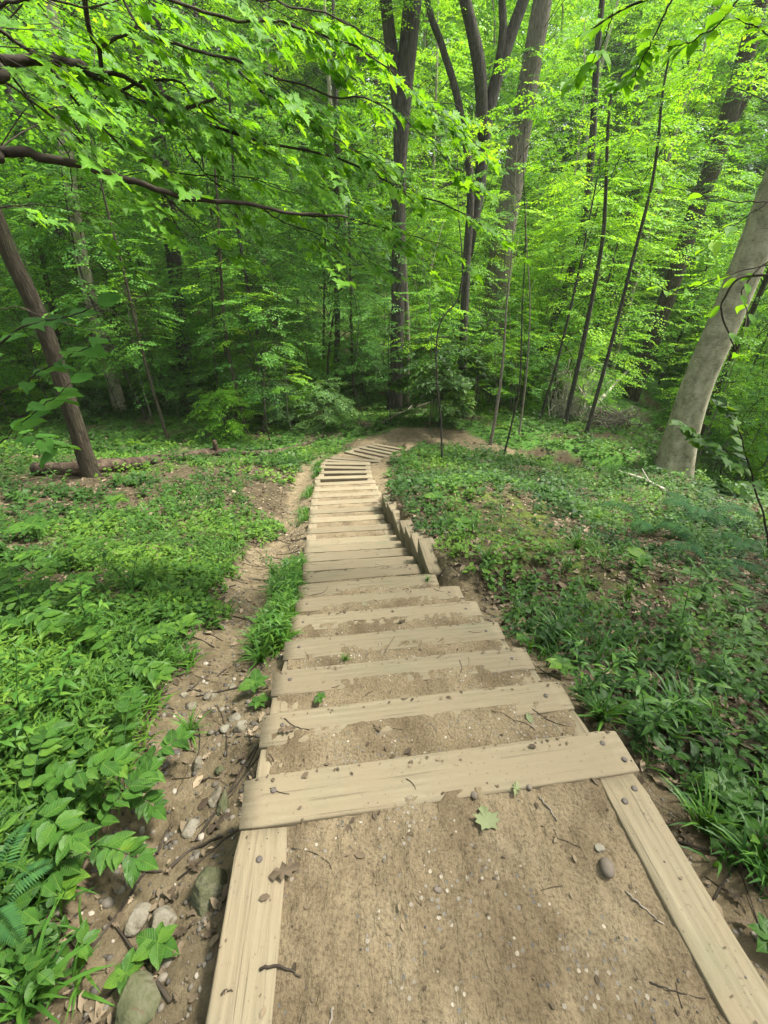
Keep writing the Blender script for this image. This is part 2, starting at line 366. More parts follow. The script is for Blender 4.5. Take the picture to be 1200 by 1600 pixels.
B_GREYTWIG = simple('bark_grey_twig', [(.3, (.10, .085, .065)), (.7, (.22, .19, .15))], 12)
B_DEAD = simple('dead_wood', [(.3, (.24, .21, .16)), (.5, (.42, .38, .31)), (.7, (.58, .54, .46))], 9, stretch=(1, 1, 1))
B_ROT = simple('rotten_log', [(.3, (.014, .009, .006)), (.48, (.045, .030, .02)), (.62, (.085, .062, .042)), (.8, (.05, .065, .02))], 7, bump=.9, bscale=30, dist=.03)
M_STONE = simple('stone', [(.3, (.06, .052, .036)), (.5, (.12, .106, .076)), (.66, (.165, .15, .118)), (.8, (.085, .10, .05))], 14, bump=.8, bscale=45, dist=.015)
M_MOSSROCK = simple('mossy_stone', [(.3, (.03, .034, .014)), (.5, (.068, .07, .036)), (.7, (.12, .112, .08))], 12, bump=.8, bscale=45, dist=.015)
M_PEB = leaf_mat('pebbles', (.045, .04, .033), (.115, .10, .076), (.25, .22, .175), trans=0, rough=.7)
M_LITTER = leaf_mat('dead_leaves', (.04, .029, .018), (.12, .091, .057), (.28, .22, .145), trans=.12, rough=.8)
M_TWIGB = leaf_mat('fallen_twigs', (.045, .032, .02), (.11, .08, .055), (.24, .19, .13), trans=0, rough=.9)
M_SPIKE = simple('spike_head_iron', [(.3, (.04, .035, .03)), (.7, (.12, .10, .085))], 60, rough=.6)

def wood_mat(name='weathered_timber'):
    m, n, out = newmat(name); L = n.links.new
    tc = N(n, 'ShaderNodeTexCoord'); oi = N(n, 'ShaderNodeObjectInfo')
    ml = N(n, 'ShaderNodeMath', op='MULTIPLY'); ml.inputs[1].default_value = 53; L(oi.outputs['Random'], ml.inputs[0])
    cb = N(n, 'ShaderNodeCombineXYZ'); L(ml.outputs[0], cb.inputs[0]); L(ml.outputs[0], cb.inputs[2])
    ob = N(n, 'ShaderNodeVectorMath', op='ADD'); L(tc.outputs['Object'], ob.inputs[0]); L(cb.outputs[0], ob.inputs[1])
    mp = N(n, 'ShaderNodeMapping'); mp.inputs['Scale'].default_value = (.9, 14, 14); L(ob.outputs[0], mp.inputs[0])
    g = N(n, 'ShaderNodeTexNoise'); g.inputs['Scale'].default_value = 3.2; g.inputs['Detail'].default_value = 12; g.inputs['Roughness'].default_value = .6; g.inputs['Distortion'].default_value = .6
    L(mp.outputs[0], g.inputs['Vector'])
    wv = N(n, 'ShaderNodeTexWave', bands_direction='Y'); wv.inputs['Scale'].default_value = 11; wv.inputs['Distortion'].default_value = 9; wv.inputs['Detail'].default_value = 3; wv.inputs['Detail Scale'].default_value = .8
    mp2 = N(n, 'ShaderNodeMapping'); mp2.inputs['Scale'].default_value = (.12, 1, 1); L(ob.outputs[0], mp2.inputs[0]); L(mp2.outputs[0], wv.inputs['Vector'])
    r = ramp(n, [(.22, (.122, .101, .064)), (.4, (.148, .124, .079)), (.6, (.176, .149, .096)), (.8, (.208, .179, .12))]); 
    av = N(n, 'ShaderNodeMix'); av.inputs[0].default_value = .16; L(g.outputs[0], av.inputs[2]); L(wv.outputs[0], av.inputs[3]); L(av.outputs[0], r.inputs[0])
    # grey-green weathering towards patches
    wn = N(n, 'ShaderNodeTexNoise'); wn.inputs['Scale'].default_value = 3.5; wn.inputs['Detail'].default_value = 5; L(ob.outputs[0], wn.inputs['Vector'])
    wr = ramp(n, [(.5, (0, 0, 0)), (.72, (.55, .55, .55))]); L(wn.outputs[0], wr.inputs[0])
    m1 = N(n, 'ShaderNodeMix', data_type='RGBA'); m1.inputs[7].default_value = (.11, .115, .066, 1); L(wr.outputs[0], m1.inputs[0]); L(r.outputs[0], m1.inputs[6])
    # trodden mud
    dn = N(n, 'ShaderNodeTexNoise'); dn.inputs['Scale'].default_value = 5; dn.inputs['Detail'].default_value = 10; dn.inputs['Roughness'].default_value = .62; L(ob.outputs[0], dn.inputs['Vector'])
    dr = ramp(n, [(.40, (0, 0, 0)), (.56, (.88, .88, .88))]); L(dn.outputs[0], dr.inputs[0])
    m2 = N(n, 'ShaderNodeMix', data_type='RGBA'); m2.inputs[7].default_value = (.165, .133, .084, 1); L(dr.outputs[0], m2.inputs[0]); L(m1.outputs[2], m2.inputs[6])
    # dark specks
    sn = N(n, 'ShaderNodeTexNoise'); sn.inputs['Scale'].default_value = 90; sn.inputs['Detail'].default_value = 2; L(ob.outputs[0], sn.inputs['Vector'])
    sr = ramp(n, [(.66, (0, 0, 0)), (.72, (.6, .6, .6))]); L(sn.outputs[0], sr.inputs[0])
    m3 = N(n, 'ShaderNodeMix', data_type='RGBA'); m3.inputs[7].default_value = (.10, .075, .05, 1); L(sr.outputs[0], m3.inputs[0]); L(m2.outputs[2], m3.inputs[6])
    mp3 = N(n, 'ShaderNodeMapping'); mp3.inputs['Scale'].default_value = (1.3, 46, 46); L(ob.outputs[0], mp3.inputs[0])
    cn = N(n, 'ShaderNodeTexNoise'); cn.inputs['Scale'].default_value = 1.6; cn.inputs['Detail'].default_value = 3; L(mp3.outputs[0], cn.inputs['Vector'])
    cr = ramp(n, [(.63, (1, 1, 1)), (.69, (.35, .33, .3))]); L(cn.outputs[0], cr.inputs[0])
    m5 = N(n, 'ShaderNodeMix', data_type='RGBA', blend_type='MULTIPLY'); m5.inputs[0].default_value = .28; L(m3.outputs[2], m5.inputs[6]); L(cr.outputs[0], m5.inputs[7])
    tn = N(n, 'ShaderNodeMapRange'); tn.inputs[3].default_value = .84; tn.inputs[4].default_value = 1.12; L(oi.outputs['Random'], tn.inputs[0])
    hv = N(n, 'ShaderNodeHueSaturation'); L(tn.outputs[0], hv.inputs['Value']); L(m5.outputs[2], hv.inputs['Color'])
    p = N(n, 'ShaderNodeBsdfPrincipled'); p.inputs['Roughness'].default_value = .85; p.inputs['Specular IOR Level'].default_value = .2
    L(hv.outputs[0], p.inputs['Base Color'])
    b = N(n, 'ShaderNodeBump'); b.inputs['Strength'].default_value = .8; b.inputs['Distance'].default_value = .007
    ad0 = N(n, 'ShaderNodeMath', op='ADD'); L(av.outputs[0], ad0.inputs[0]); L(dn.outputs[0], ad0.inputs[1]); ad = N(n, 'ShaderNodeMath', op='MULTIPLY_ADD'); L(cr.outputs[0], ad.inputs[0]); ad.inputs[1].default_value = .35; L(ad0.outputs[0], ad.inputs[2]); L(ad.outputs[0], b.inputs['Height'])
    L(b.outputs[0], p.inputs['Normal']); L(p.outputs[0], out.inputs[0]); return m
M_WOOD = wood_mat()

def dirt_mat():
    m, n, out = newmat('trodden_dirt'); L = n.links.new
    tc = N(n, 'ShaderNodeNewGeometry'); P = tc.outputs['Position']
    a = N(n, 'ShaderNodeTexNoise'); a.inputs['Scale'].default_value = 4; a.inputs['Detail'].default_value = 12; a.inputs['Roughness'].default_value = .66; L(P, a.inputs['Vector'])
    r = ramp(n, [(.3, (.112, .085, .051)), (.5, (.156, .122, .074)), (.68, (.19, .154, .098))]); L(a.outputs[0], r.inputs[0])
    f = N(n, 'ShaderNodeTexNoise'); f.inputs['Scale'].default_value = 110; f.inputs['Detail'].default_value = 5; f.inputs['Roughness'].default_value = .7; L(P, f.inputs['Vector'])
    fr = ramp(n, [(.34, (.45, .42, .40)), (.5, (1, 1, 1)), (.68, (1.25, 1.25, 1.25))]); L(f.outputs[0], fr.inputs[0])
    mx = N(n, 'ShaderNodeMix', data_type='RGBA', blend_type='MULTIPLY'); mx.inputs[0].default_value = .75; L(r.outputs[0], mx.inputs[6]); L(fr.outputs[0], mx.inputs[7])
    v = N(n, 'ShaderNodeTexVoronoi'); v.inputs['Scale'].default_value = 75; L(P, v.inputs['Vector'])
    vc = N(n, 'ShaderNodeSeparateColor'); L(v.outputs['Color'], vc.inputs[0])
    g1 = N(n, 'ShaderNodeMath', op='LESS_THAN'); g1.inputs[1].default_value = .35; L(v.outputs['Distance'], g1.inputs[0])
    big = N(n, 'ShaderNodeTexNoise'); big.inputs['Scale'].default_value = 2.1; big.inputs['Detail'].default_value = 4; L(P, big.inputs['Vector'])
    br = ramp(n, [(.46, (.0, .0, .0)), (.62, (.5, .5, .5))]); L(big.outputs[0], br.inputs[0])
    g2 = N(n, 'ShaderNodeMath', op='LESS_THAN'); L(vc.outputs[0], g2.inputs[0]); L(br.outputs[0], g2.inputs[1])
    g3 = N(n, 'ShaderNodeMath', op='MULTIPLY'); L(g1.outputs[0], g3.inputs[0]); L(g2.outputs[0], g3.inputs[1])
    pc = ramp(n, [(0, (.09, .085, .075)), (.6, (.20, .18, .145)), (1, (.34, .30, .23))]); L(vc.outputs[1], pc.inputs[0])
    m4 = N(n, 'ShaderNodeMix', data_type='RGBA'); L(g3.outputs[0], m4.inputs[0]); L(mx.outputs[2], m4.inputs[6]); L(pc.outputs[0], m4.inputs[7])
    dp = N(n, 'ShaderNodeTexNoise'); dp.inputs['Scale'].default_value = 3.1; dp.inputs['Detail'].default_value = 7; dp.inputs['Distortion'].default_value = .8; L(P, dp.inputs['Vector'])
    dq = ramp(n, [(.36, (.70, .68, .66)), (.5, (1, 1, 1)), (.68, (1.12, 1.12, 1.12))]); L(dp.outputs[0], dq.inputs[0])
    m6 = N(n, 'ShaderNodeMix', data_type='RGBA', blend_type='MULTIPLY'); m6.inputs[0].default_value = 1; L(m4.outputs[2], m6.inputs[6]); L(dq.outputs[0], m6.inputs[7])
    p = N(n, 'ShaderNodeBsdfPrincipled'); p.inputs['Roughness'].default_value = .95; p.inputs['Specular IOR Level'].default_value = .12
    L(m6.outputs[2], p.inputs['Base Color'])
    mp = N(n, 'ShaderNodeMapping'); mp.inputs['Scale'].default_value = (1, .35, 1); mp.inputs['Rotation'].default_value = (0, 0, R(18)); L(P, mp.inputs[0])
    s = N(n, 'ShaderNodeTexNoise'); s.inputs['Scale'].default_value = 60; s.inputs['Detail'].default_value = 6; s.inputs['Distortion'].default_value = 1.5; L(mp.outputs[0], s.inputs['Vector'])
    h = N(n, 'ShaderNodeMath', op='MULTIPLY_ADD'); h.inputs[1].default_value = .8; L(s.outputs[0], h.inputs[0]); L(f.outputs[0], h.inputs[2])
    h2 = N(n, 'ShaderNodeMath', op='MULTIPLY_ADD'); h2.inputs[1].default_value = .5; L(g3.outputs[0], h2.inputs[0]); L(h.outputs[0], h2.inputs[2])
    b = N(n, 'ShaderNodeBump'); b.inputs['Strength'].default_value = 1; b.inputs['Distance'].default_value = .009; L(h2.outputs[0], b.inputs['Height'])
    L(b.outputs[0], p.inputs['Normal']); L(p.outputs[0], out.inputs[0]); return m
M_DIRT = dirt_mat()
def ground_mat():
    m, n, out = newmat('forest_floor'); L = n.links.new
    tc = N(n, 'ShaderNodeNewGeometry'); P = tc.outputs['Position']
    a = N(n, 'ShaderNodeTexNoise'); a.inputs['Scale'].default_value = 9; a.inputs['Detail'].default_value = 12; a.inputs['Roughness'].default_value = .7; L(P, a.inputs['Vector'])
    soil = ramp(n, [(.3, (.024, .019, .011)), (.5, (.065, .051, .03)), (.7, (.125, .10, .062))]); L(a.outputs[0], soil.inputs[0])
    dirt = ramp(n, [(.3, (.075, .057, .033)), (.5, (.15, .118, .07)), (.7, (.225, .18, .113))]); L(a.outputs[0], dirt.inputs[0])
    moss = ramp(n, [(.35, (.05, .06, .015)), (.5, (.085, .12, .02)), (.7, (.14, .19, .03))]); L(a.outputs[0], moss.inputs[0])
    pa = N(n, 'ShaderNodeAttribute', attribute_name='path'); ma = N(n, 'ShaderNodeAttribute', attribute_name='moss')
    m1 = N(n, 'ShaderNodeMix', data_type='RGBA'); L(pa.outputs['Fac'], m1.inputs[0]); L(soil.outputs[0], m1.inputs[6]); L(dirt.outputs[0], m1.inputs[7])
    m2 = N(n, 'ShaderNodeMix', data_type='RGBA'); L(ma.outputs['Fac'], m2.inputs[0]); L(m1.outputs[2], m2.inputs[6]); L(moss.outputs[0], m2.inputs[7])
    ca = N(n, 'ShaderNodeAttribute', attribute_name='cover'); cv = ramp(n, [(.35, (.02, .05, .012)), (.5, (.05, .12, .02)), (.68, (.10, .21, .03))])
    cn = N(n, 'ShaderNodeTexNoise'); cn.inputs['Scale'].default_value = 6; cn.inputs['Detail'].default_value = 10; cn.inputs['Roughness'].default_value = .75; L(P, cn.inputs['Vector']); L(cn.outputs[0], cv.inputs[0])
    m3 = N(n, 'ShaderNodeMix', data_type='RGBA'); L(ca.outputs['Fac'], m3.inputs[0]); L(m2.outputs[2], m3.inputs[6]); L(cv.outputs[0], m3.inputs[7]); m2 = m3
    p = N(n, 'ShaderNodeBsdfPrincipled'); p.inputs['Roughness'].default_value = .95; p.inputs['Specular IOR Level'].default_value = .1
    L(m2.outputs[2], p.inputs['Base Color'])
    f = N(n, 'ShaderNodeTexNoise'); f.inputs['Scale'].default_value = 45; f.inputs['Detail'].default_value = 8; f.inputs['Roughness'].default_value = .7; L(P, f.inputs['Vector'])
    b = N(n, 'ShaderNodeBump'); b.inputs['Strength'].default_value = 1; b.inputs['Distance'].default_value = .03; L(f.outputs[0], b.inputs['Height'])
    L(b.outputs[0], p.inputs['Normal']); L(p.outputs[0], out.inputs[0]); return m
M_GROUND = ground_mat()

# ------------------------------------------------------------------ masks over the ground
def path_mask(x, y):
    nz = (fbm(x * 2.5, y * 2.5, 3, 31) - .5)
    dl = left_x(y) - x; dr = x - right_x(y)
    wl = np.interp(y, [-1, 1, 2.5, 4, 5.5, 11, 14], [.62, .62, .72, .72, .5, .5, .4]) + nz * .5
    g = sstep(.12, -.12, dl - wl) * (dl > -.3) * (y < 13.2)
    wr = np.interp(y, [0, 3, 7, 7.5, 10, 14], [.22, .2, .15, .3, .55, .3]) + nz * .4
    g2 = sstep(.1, -.1, dr - wr) * (dr > -.3) * (y < 14)
    td = seg_dist(x, y, TRAIL); wt = np.interp(x, [0, 3, 5, 7, 9], [.9, .95, .5, .35, 0])
    g3 = sstep(.25, -.2, td - wt - nz * .5)
    return np.clip(np.maximum(np.maximum(g, g2), g3), 0, 1)
def moss_mask(x, y):
    nz = fbm(x * 1.6, y * 1.6, 4, 77)
    a = np.exp(-((x - 1.7) / .9) ** 2 - ((y - 4.6) / 2.2) ** 2)
    fz = fbm(x * 7, y * 7, 4, 78)
    return np.clip(sstep(.42, .78, nz * .45 + a * .5 + (fz - .5) * .9) * .9, 0, 1) * (1 - path_mask(x, y))
def herb_mask(x, y):
    p = path_mask(x, y); nz = fbm(x * 1.1, y * 1.1, 4, 12)
    base = sstep(.40, .58, nz + .12)
    right = (x > right_x(y))
    mossy = np.exp(-((x - 1.7) / .9) ** 2 - ((y - 4.2) / 1.9) ** 2)
    d = base * (1 - p)
    d = np.where(right, d * (1 - .85 * mossy) * np.interp(y, [0, 3, 6, 8], [.22, .34, .8, 1.2]), d)
    d = np.where(~right, d * np.interp(y, [-1, 1, 4, 7, 12], [.6, .85, 1.0, .95, 1.1]), d)
    d = np.where((~right) & (x < -3) & (y > 3.5) & (y < 6.5), d * 1.1, d)
    d = d * sstep(.15, .5, seg_dist(x, y, [(-6.6, 7.6), (-5.6, 7.8), (-4.4, 8.4), (-3.0, 9.3)]) + .1)
    d = d * (1 - .55 * np.exp(-((x - 3.3) / 1.0) ** 2 - ((y - 3.4) / 1.0) ** 2))
    return d

# ------------------------------------------------------------------ GROUND
def build_ground():
    n = 520
    t = np.linspace(-1, 1, n); b = 5.2; X1 = 170 * np.sinh(b * t) / math.sinh(b) + .2
    t2 = np.linspace(-.62, 1, n); Y1 = 3.2 + 190 * np.sinh(b * t2) / math.sinh(b)
    X, Y = np.meshgrid(X1, Y1); X = X.ravel(); Y = Y.ravel()
    Z = ground_z(X, Y)
    i = np.arange(n * n).reshape(n, n)
    Fq = np.stack((i[:-1, :-1], i[:-1, 1:], i[1:, 1:], i[1:, :-1]), -1).reshape(-1, 4)
    me = np_mesh('ground', np.stack((X, Y, Z), 1), [Fq], M_GROUND, {'path': path_mask(X, Y), 'moss': moss_mask(X, Y), 'cover': np.clip(herb_mask(X, Y) * sstep(8, 16, np.hypot(X, Y)), 0, 1)}, smooth=True)
    tag(mobj('ground', me), kind='structure')
build_ground()

# ------------------------------------------------------------------ STAIRCASE
def bev_box(L, W, T, seed, bev=.005, wob=.0016, taperW=None):
    """timber along local x, top at z=0, from y=0 (far edge) back to y=-W"""
    rs = np.random.RandomState(seed)
    nx = max(4, int(L / .06)); xs = np.linspace(0, L, nx)
    b = bev
    prof = np.array([(0 - b, 0), (0 - b * .3, -b * .3), (0, -b), (0, -T + b), (-b, -T), (-W + b, -T), (-W, -T + b), (-W, -b), (-W + b * .3, -b * .3), (-W + b, 0),
                     (-W * .75, .0), (-W * .5, .0), (-W * .25, .0)])
    k = len(prof); V = []
    for j, x in enumerate(xs):
        yy = prof[:, 0].copy(); zz = prof[:, 1].copy()
        if taperW is not None: yy *= (taperW[0] + (taperW[1] - taperW[0]) * x / L)
        w1 = (vnoise(x * 7 + seed, np.arange(k) * .9, 3) - .5) * 2 * wob
        w2 = (vnoise(x * 2.3 + seed * 3, 0 * np.arange(k), 5) - .5) * 2 * wob * 1.6
        xe = x
        e = 0
        if j in (0, nx - 1): e = b * .5; yy = yy * (1 - 2 * b / W) - b; zz = zz * (1 - 2 * b / T) - b
        V.append(np.stack((np.full(k, xe), yy + w2, zz + w1), 1))
    V = np.concatenate(V); idx = np.arange(nx * k).reshape(nx, k); a = idx[:-1]; c = idx[1:]
    Q = np.stack((a, c, np.roll(c, -1, 1), np.roll(a, -1, 1)), -1).reshape(-1, 4)
    V = np.vstack((V, V[:k].mean(0), V[-k:].mean(0))); n0 = nx * k
    T3 = np.concatenate((np.stack((idx[0], np.roll(idx[0], -1), np.full(k, n0)), -1), np.stack((np.roll(idx[-1], -1), idx[-1], np.full(k, n0 + 1)), -1)))
    return V, Q, T3
def timber(name, A, B, W, T, parent, seed, mat=None, taper=None, roll=0):
    """A = left far top corner, B = right far top corner"""
    A = np.asarray(A, float); B = np.asarray(B, float); d = B - A; L = np.linalg.norm(d)
    V, Q, T3 = bev_box(L, W, T, seed, taperW=taper)
    me = np_mesh(name, V, [Q, T3], mat or M_WOOD, smooth=False)
    o = mobj(name, me, parent, A); o.rotation_euler = (roll, -math.asin(d[2] / L), math.atan2(d[1], d[0])); return o
def spike(parent, x, y, z, s=.009):
    tb = TB(); tb.tube([(x, y, z - .01), (x, y, z + .002), (x, y, z + .0035)], [s, s, s * .7], 10)
    return mobj('spike_head', tb.mesh('spike_head', M_SPIKE), parent)
stair = empty('timber_staircase', (0, 0, 0))
tag(stair, 'long winding flight of weathered timber steps packed with dirt leading downhill', 'staircase')
rs = np.random.RandomState(3)
def dirt_patch(name, quad, zoff, res, parent, seed, amp=.010, crown=.012):
    """quad: near-left, near-right, far-right, far-left"""
    q = [np.asarray(p, float) for p in quad]
    nu = max(6, int(np.linalg.norm(q[1] - q[0]) / res)); nv = max(5, int(np.linalg.norm(q[3] - q[0]) / res))
    u, v = np.meshgrid(np.linspace(0, 1, nu), np.linspace(0, 1, nv)); u = u.ravel()[:, None]; v = v.ravel()[:, None]
    P = (q[0] * (1 - u) + q[1] * u) * (1 - v) + (q[3] * (1 - u) + q[2] * u) * v
    x, y = P[:, 0], P[:, 1]
    n1 = fbm(x * 5, y * 5, 3, seed); n2 = fbm(x * 38 + .3 * y, y * 26, 3, 8); n3 = fbm(x * 90, y * 45, 2, 4)
    u = u[:, 0]; v = v[:, 0]
    P[:, 2] += zoff + (n1 - .5) * 2 * amp + (n2 - .5) * .017 + (n3 - .5) * .007 + crown * (4 * u * (1 - u)) 
    i = np.arange(nu * nv).reshape(nv, nu); Fq = np.stack((i[:-1, :-1], i[:-1, 1:], i[1:, 1:], i[1:, :-1]), -1).reshape(-1, 4)
    return mobj(name, np_mesh(name, P, [Fq], M_DIRT, smooth=True), parent)
# landing frame at the top
A0, B0 = STEPS[0]
fb = timber('step_timber', A0, B0, .147, .14, stair, 1)
L0 = np.linalg.norm(B0 - A0)
for px, py in ((.09, -.05), (L0 - .07, -.045), (L0 - .03, -.105)): spike(fb, px, py, 0)
def side_board(p0, p1, W, name='side_board', seed=1, T=.14):
    return timber(name, p0, p1, W, T, stair, seed)
# left board: outer edge is the left one; runs from the front board back past the viewer
sbl = side_board((-.03 - .23 + .09 + 0, -1.15, -.002), (-.404 + .0, .640, -.002), .132, seed=5)
sbl.location = (-.232, -1.15, -.002)
def board_xy(name, corners, T, seed):
    """board from 4 plan corners (far-left, far-right, near-right, near-left), grain along its length"""
    fl, fr, nr, nl = [np.array((*c, 0.)) for c in corners]
    c0 = (nl + nr) / 2; d = (fl + fr) / 2 - c0; L = np.linalg.norm(d); W = np.linalg.norm(nl - nr)
    V, Q, T3 = bev_box(L, W, T, seed)
    V[:, 1] += W / 2
    me = np_mesh(name, V, [Q, T3], M_WOOD)
    o = mobj(name, me, stair, (c0[0], c0[1], -.003)); o.rotation_euler = (0, 0, math.atan2(d[1], d[0])); return o
bpy.data.objects.remove(sbl)
b1 = board_xy('side_board', [(-.404, .640), (-.276, .657), (-.10, -1.25), (-.24, -1.25)], .14, 5)
b2 = board_xy('side_board', [(.662, .789), (.782, .806), (1.06, -1.25), (.935, -1.25)], .14, 6)
spike(b1, 1.83, -.0, 0); spike(b2, 1.99, .02, 0); spike(b2, 2.02, -.03, 0)
dirt_patch('dirt_fill', [(-.16, -1.2, 0), (.98, -1.2, 0), (.70, .815, 0), (-.32, .675, 0)], -.016, .009, stair, 2, amp=.010, crown=.012)
OPEN = (19, 20, 21, 22, 23)
for i in range(1, NS):
    A, B = STEPS[i]; Ap, Bp = STEPS[i - 1]
    W = .14
    s = timber('step_timber', A, B, W, .15, stair, 10 + i, roll=0)
    if i < 8:
        Ls = np.linalg.norm(B - A); spike(s, .08, -.06, 0, .009); spike(s, Ls - .09, -.07, 0, .009)
    z = A[2]
    d = (B - A) / np.linalg.norm(B - A); nb = np.array((d[1], -d[0], 0))
    # back corners: front face of the upper timber
    a0 = Ap + 0; a0[2] = z; b0 = Bp + 0; b0[2] = z
    a0 = a0 + nb * .02; b0 = b0 + nb * .02
    for (P0, P1, sg) in ((a0, A, 1), (b0, B, -1)):
        q = np.array(P1) + nb * (W + .003); pf = np.array(P0) + nb * .0
        Ld = np.linalg.norm((q - pf)[:2])
        if Ld < .05 or i in (24, 25): continue
        V, Q, T3 = bev_box(Ld, .12, .14, 60 + i)
        V[:, 1] += (.0 if sg > 0 else .12)
        me = np_mesh('side_board', V, [Q, T3], M_WOOD); o = mobj('side_board', me, stair, (pf[0], pf[1], z - .004))
        dd = q - pf; o.rotation_euler = (0, 0, math.atan2(dd[1], dd[0]))
    zo = (-.005 if i < 7 else -.013) if i not in OPEN else -.09
    if i > 23: zo = -.05
    dirt_patch('dirt_fill', [a0 + d * .03, b0 - d * .03, B + nb * (W - .05) - d * .03, A + nb * (W - .05) + d * .03], zo, .018 if i < 8 else .04, stair, 20 + i, amp=.006, crown=.006)
    if i in OPEN: pass

# timber retaining wall beside the steps
_wc = lambda X, Y: (560 + X / 7.5, 740 + Y / 7.5)
def _solve(u, v):
    zz = np.linspace(-.6, -3, 400); P = [at_z(u, v, z) for z in zz]
    return min(P, key=lambda p: abs(p[0] - float(right_x(p[1])) - .03))
WT = [((828, 1160), (690, 755)), ((650, 790), (608, 690)), ((572, 710), (540, 618)), ((512, 638), (478, 545)), ((442, 545), (395, 425)), ((375, 460), (330, 330)), ((308, 352), (273, 228))]
wall = empty('retaining_wall', (0, 0, 0))
tag(wall, 'short stepped retaining wall of upright timber pieces right of the steps', 'retaining wall')
prevfar = None
for k, (pn, pf) in enumerate(WT):
    f_ = _solve(*_wc(*pf))
    if k == 6: f_ = at_z(*_wc(*pf), -1.79)
    z = f_[2]
    n_ = at_z(*_wc(*pn), z)
    if prevfar is not None: n_ = np.array((prevfar[0] + .012, prevfar[1] + .004, z))
    prevfar = f_
    d = f_ - n_; L = np.linalg.norm(d)
    # stack of timbers, lower ones under it
    for j in range(4 if k else 3):
        V, Q, T3 = bev_box(L, .15, .142, 90 + k * 5 + j)
        V[:, 1] += 0
        me = np_mesh('wall_timber', V, [Q, T3], M_WOOD); o = mobj('wall_timber', me, wall, (n_[0] + .003 * (j % 2), n_[1], z - .145 * j))
        o.rotation_euler = (0, 0, math.atan2(d[1], d[0]))


# ------------------------------------------------------------------ foliage builders
def unit(v): return v / (np.linalg.norm(v, axis=-1, keepdims=True) + 1e-9)
def make_spray(rs, L=.8, n_side=5, leaf=.085, droop=.15, tpl_big=False):
    """flat leafy twig along +x: returns leaf pos, dir, nrm, size and twig polylines"""
    P, D, Nn, S, tw = [], [], [], [], []
    main = np.array([(x, .04 * math.sin(5 * x), -droop * x * x) for x in np.linspace(0, L, 5)]); tw.append(main)
    def leafy(pl, k):
        for i in range(k):
            t = (i + .8) / k; p = pl[0] + (pl[-1] - pl[0]) * t; p[2] = pl[0][2] + (pl[-1][2] - pl[0][2]) * t * t
            ax = pl[-1] - pl[0]; ax /= np.linalg.norm(ax); sd_ = (1 if i % 2 else -1)
            a = R(rs.uniform(35, 70)) * sd_; d = np.array((ax[0] * math.cos(a) - ax[1] * math.sin(a), ax[0] * math.sin(a) + ax[1] * math.cos(a), rs.uniform(-.45, .1)))
            P.append(p); D.append(d); Nn.append(np.array((rs.normal(0, .28), rs.normal(0, .28), 1))); S.append(leaf * rs.uniform(.65, 1.15))
    leafy(main, 8)
    for j in range(n_side):
        t = (j + .7) / n_side; s = 1 if j % 2 else -1; p = main[0] + (main[-1] - main[0]) * t; p[2] = -droop * (t * L) ** 2
        a = R(rs.uniform(35, 60)) * s; ll = L * rs.uniform(.4, .62) * (1.1 - .5 * t)
        q = p + np.array((math.cos(a) * ll, math.sin(a) * ll, -droop * ll * rs.uniform(.2, 1.5)))
        pl = np.array([p, (p + q) / 2, q]); tw.append(pl); leafy(pl, 6)
    return np.array(P), np.array(D), np.array(Nn), np.array(S), tw
def rotz(a):
    c, s = math.cos(a), math.sin(a); return np.array(((c, -s, 0), (s, c, 0), (0, 0, 1.)))
def roty(a):
    c, s = math.cos(a), math.sin(a); return np.array(((c, 0, s), (0, 1, 0), (-s, 0, c)))
def crown_mesh(seed, z0, z1, rad, nb, mat, leaf=.085, tpl=KITE, sprays=4, spray_L=.8, lean=0, shape='oval', tw_mat=B_TWIG, clump=1):
    """foliage mesh + branch mesh for a tree standing on the origin"""
    rs = np.random.RandomState(seed); lb = LB(); tb = TB()
    lib = [make_spray(rs, spray_L, 5, leaf, rs.uniform(.05, .35)) for _ in range(6)]
    for b in range(nb):
        t = (b + rs.rand()) / nb; h = z0 + (z1 - z0) * t; az = b * 2.4 + rs.uniform(-.5, .5)
        if shape == 'oval': rr = rad * (1 - (2 * t - .9) ** 2 * .75)
        elif shape == 'cone': rr = rad * (1.05 - t)
        else: rr = rad * (.5 + .5 * t)
        rr *= rs.uniform(.55, 1.15); rise = rs.uniform(.0, .9) * rr
        dirv = np.array((math.cos(az), math.sin(az), 0))
        p0 = np.array((0, 0, h - .35 * rr)); side = np.array((-dirv[1], dirv[0], 0)) * rs.uniform(-.35, .35) * rr; p1 = p0 + dirv * rr * .5 + side + (0, 0, rise * .75); p2 = p0 + dirv * rr + side * .4 + (0, 0, rise)
        pts = curve([p0, p1, p2], 8); tb.tube(pts, np.linspace(.006 + .005 * rr, .002, len(pts)), 4, cap=False)
        tint_b = rs.uniform(.1, .8)
        for k in range(sprays):
            u = rs.uniform(.3, 1) if k else 1.0; j = min(len(pts) - 1, int(u * (len(pts) - 1))); p = pts[j] + (rs.normal(0, .12, 3) * rr * (k > 0))
            P, D, Nn, S, tw = lib[rs.randint(6)]
            M = rotz(az + (rs.uniform(-1.1, 1.1) if k else 0)) @ roty(rs.uniform(-.15, .4)) ; sc_ = rs.uniform(.75, 1.25)
            MT = M.T
            nr = Nn @ MT; 
            lb.add(tpl, P @ MT * sc_ + p, D @ MT, nr, S, np.clip(tint_b + rs.normal(0, .16, len(P)), 0, 1))
            if tpl is not KITE or k < 2: tb.tube(tw[0] @ MT * sc_ + p, np.linspace(.006, .002, len(tw[0])), 3, cap=False)
            if tpl is not KITE:
                for t_ in tw[1:]: tb.tube(t_ @ MT * sc_ + p, np.linspace(.004, .0015, len(t_)), 3, cap=False)
    return lb.mesh('crown', mat), tb.mesh('branches', tw_mat)
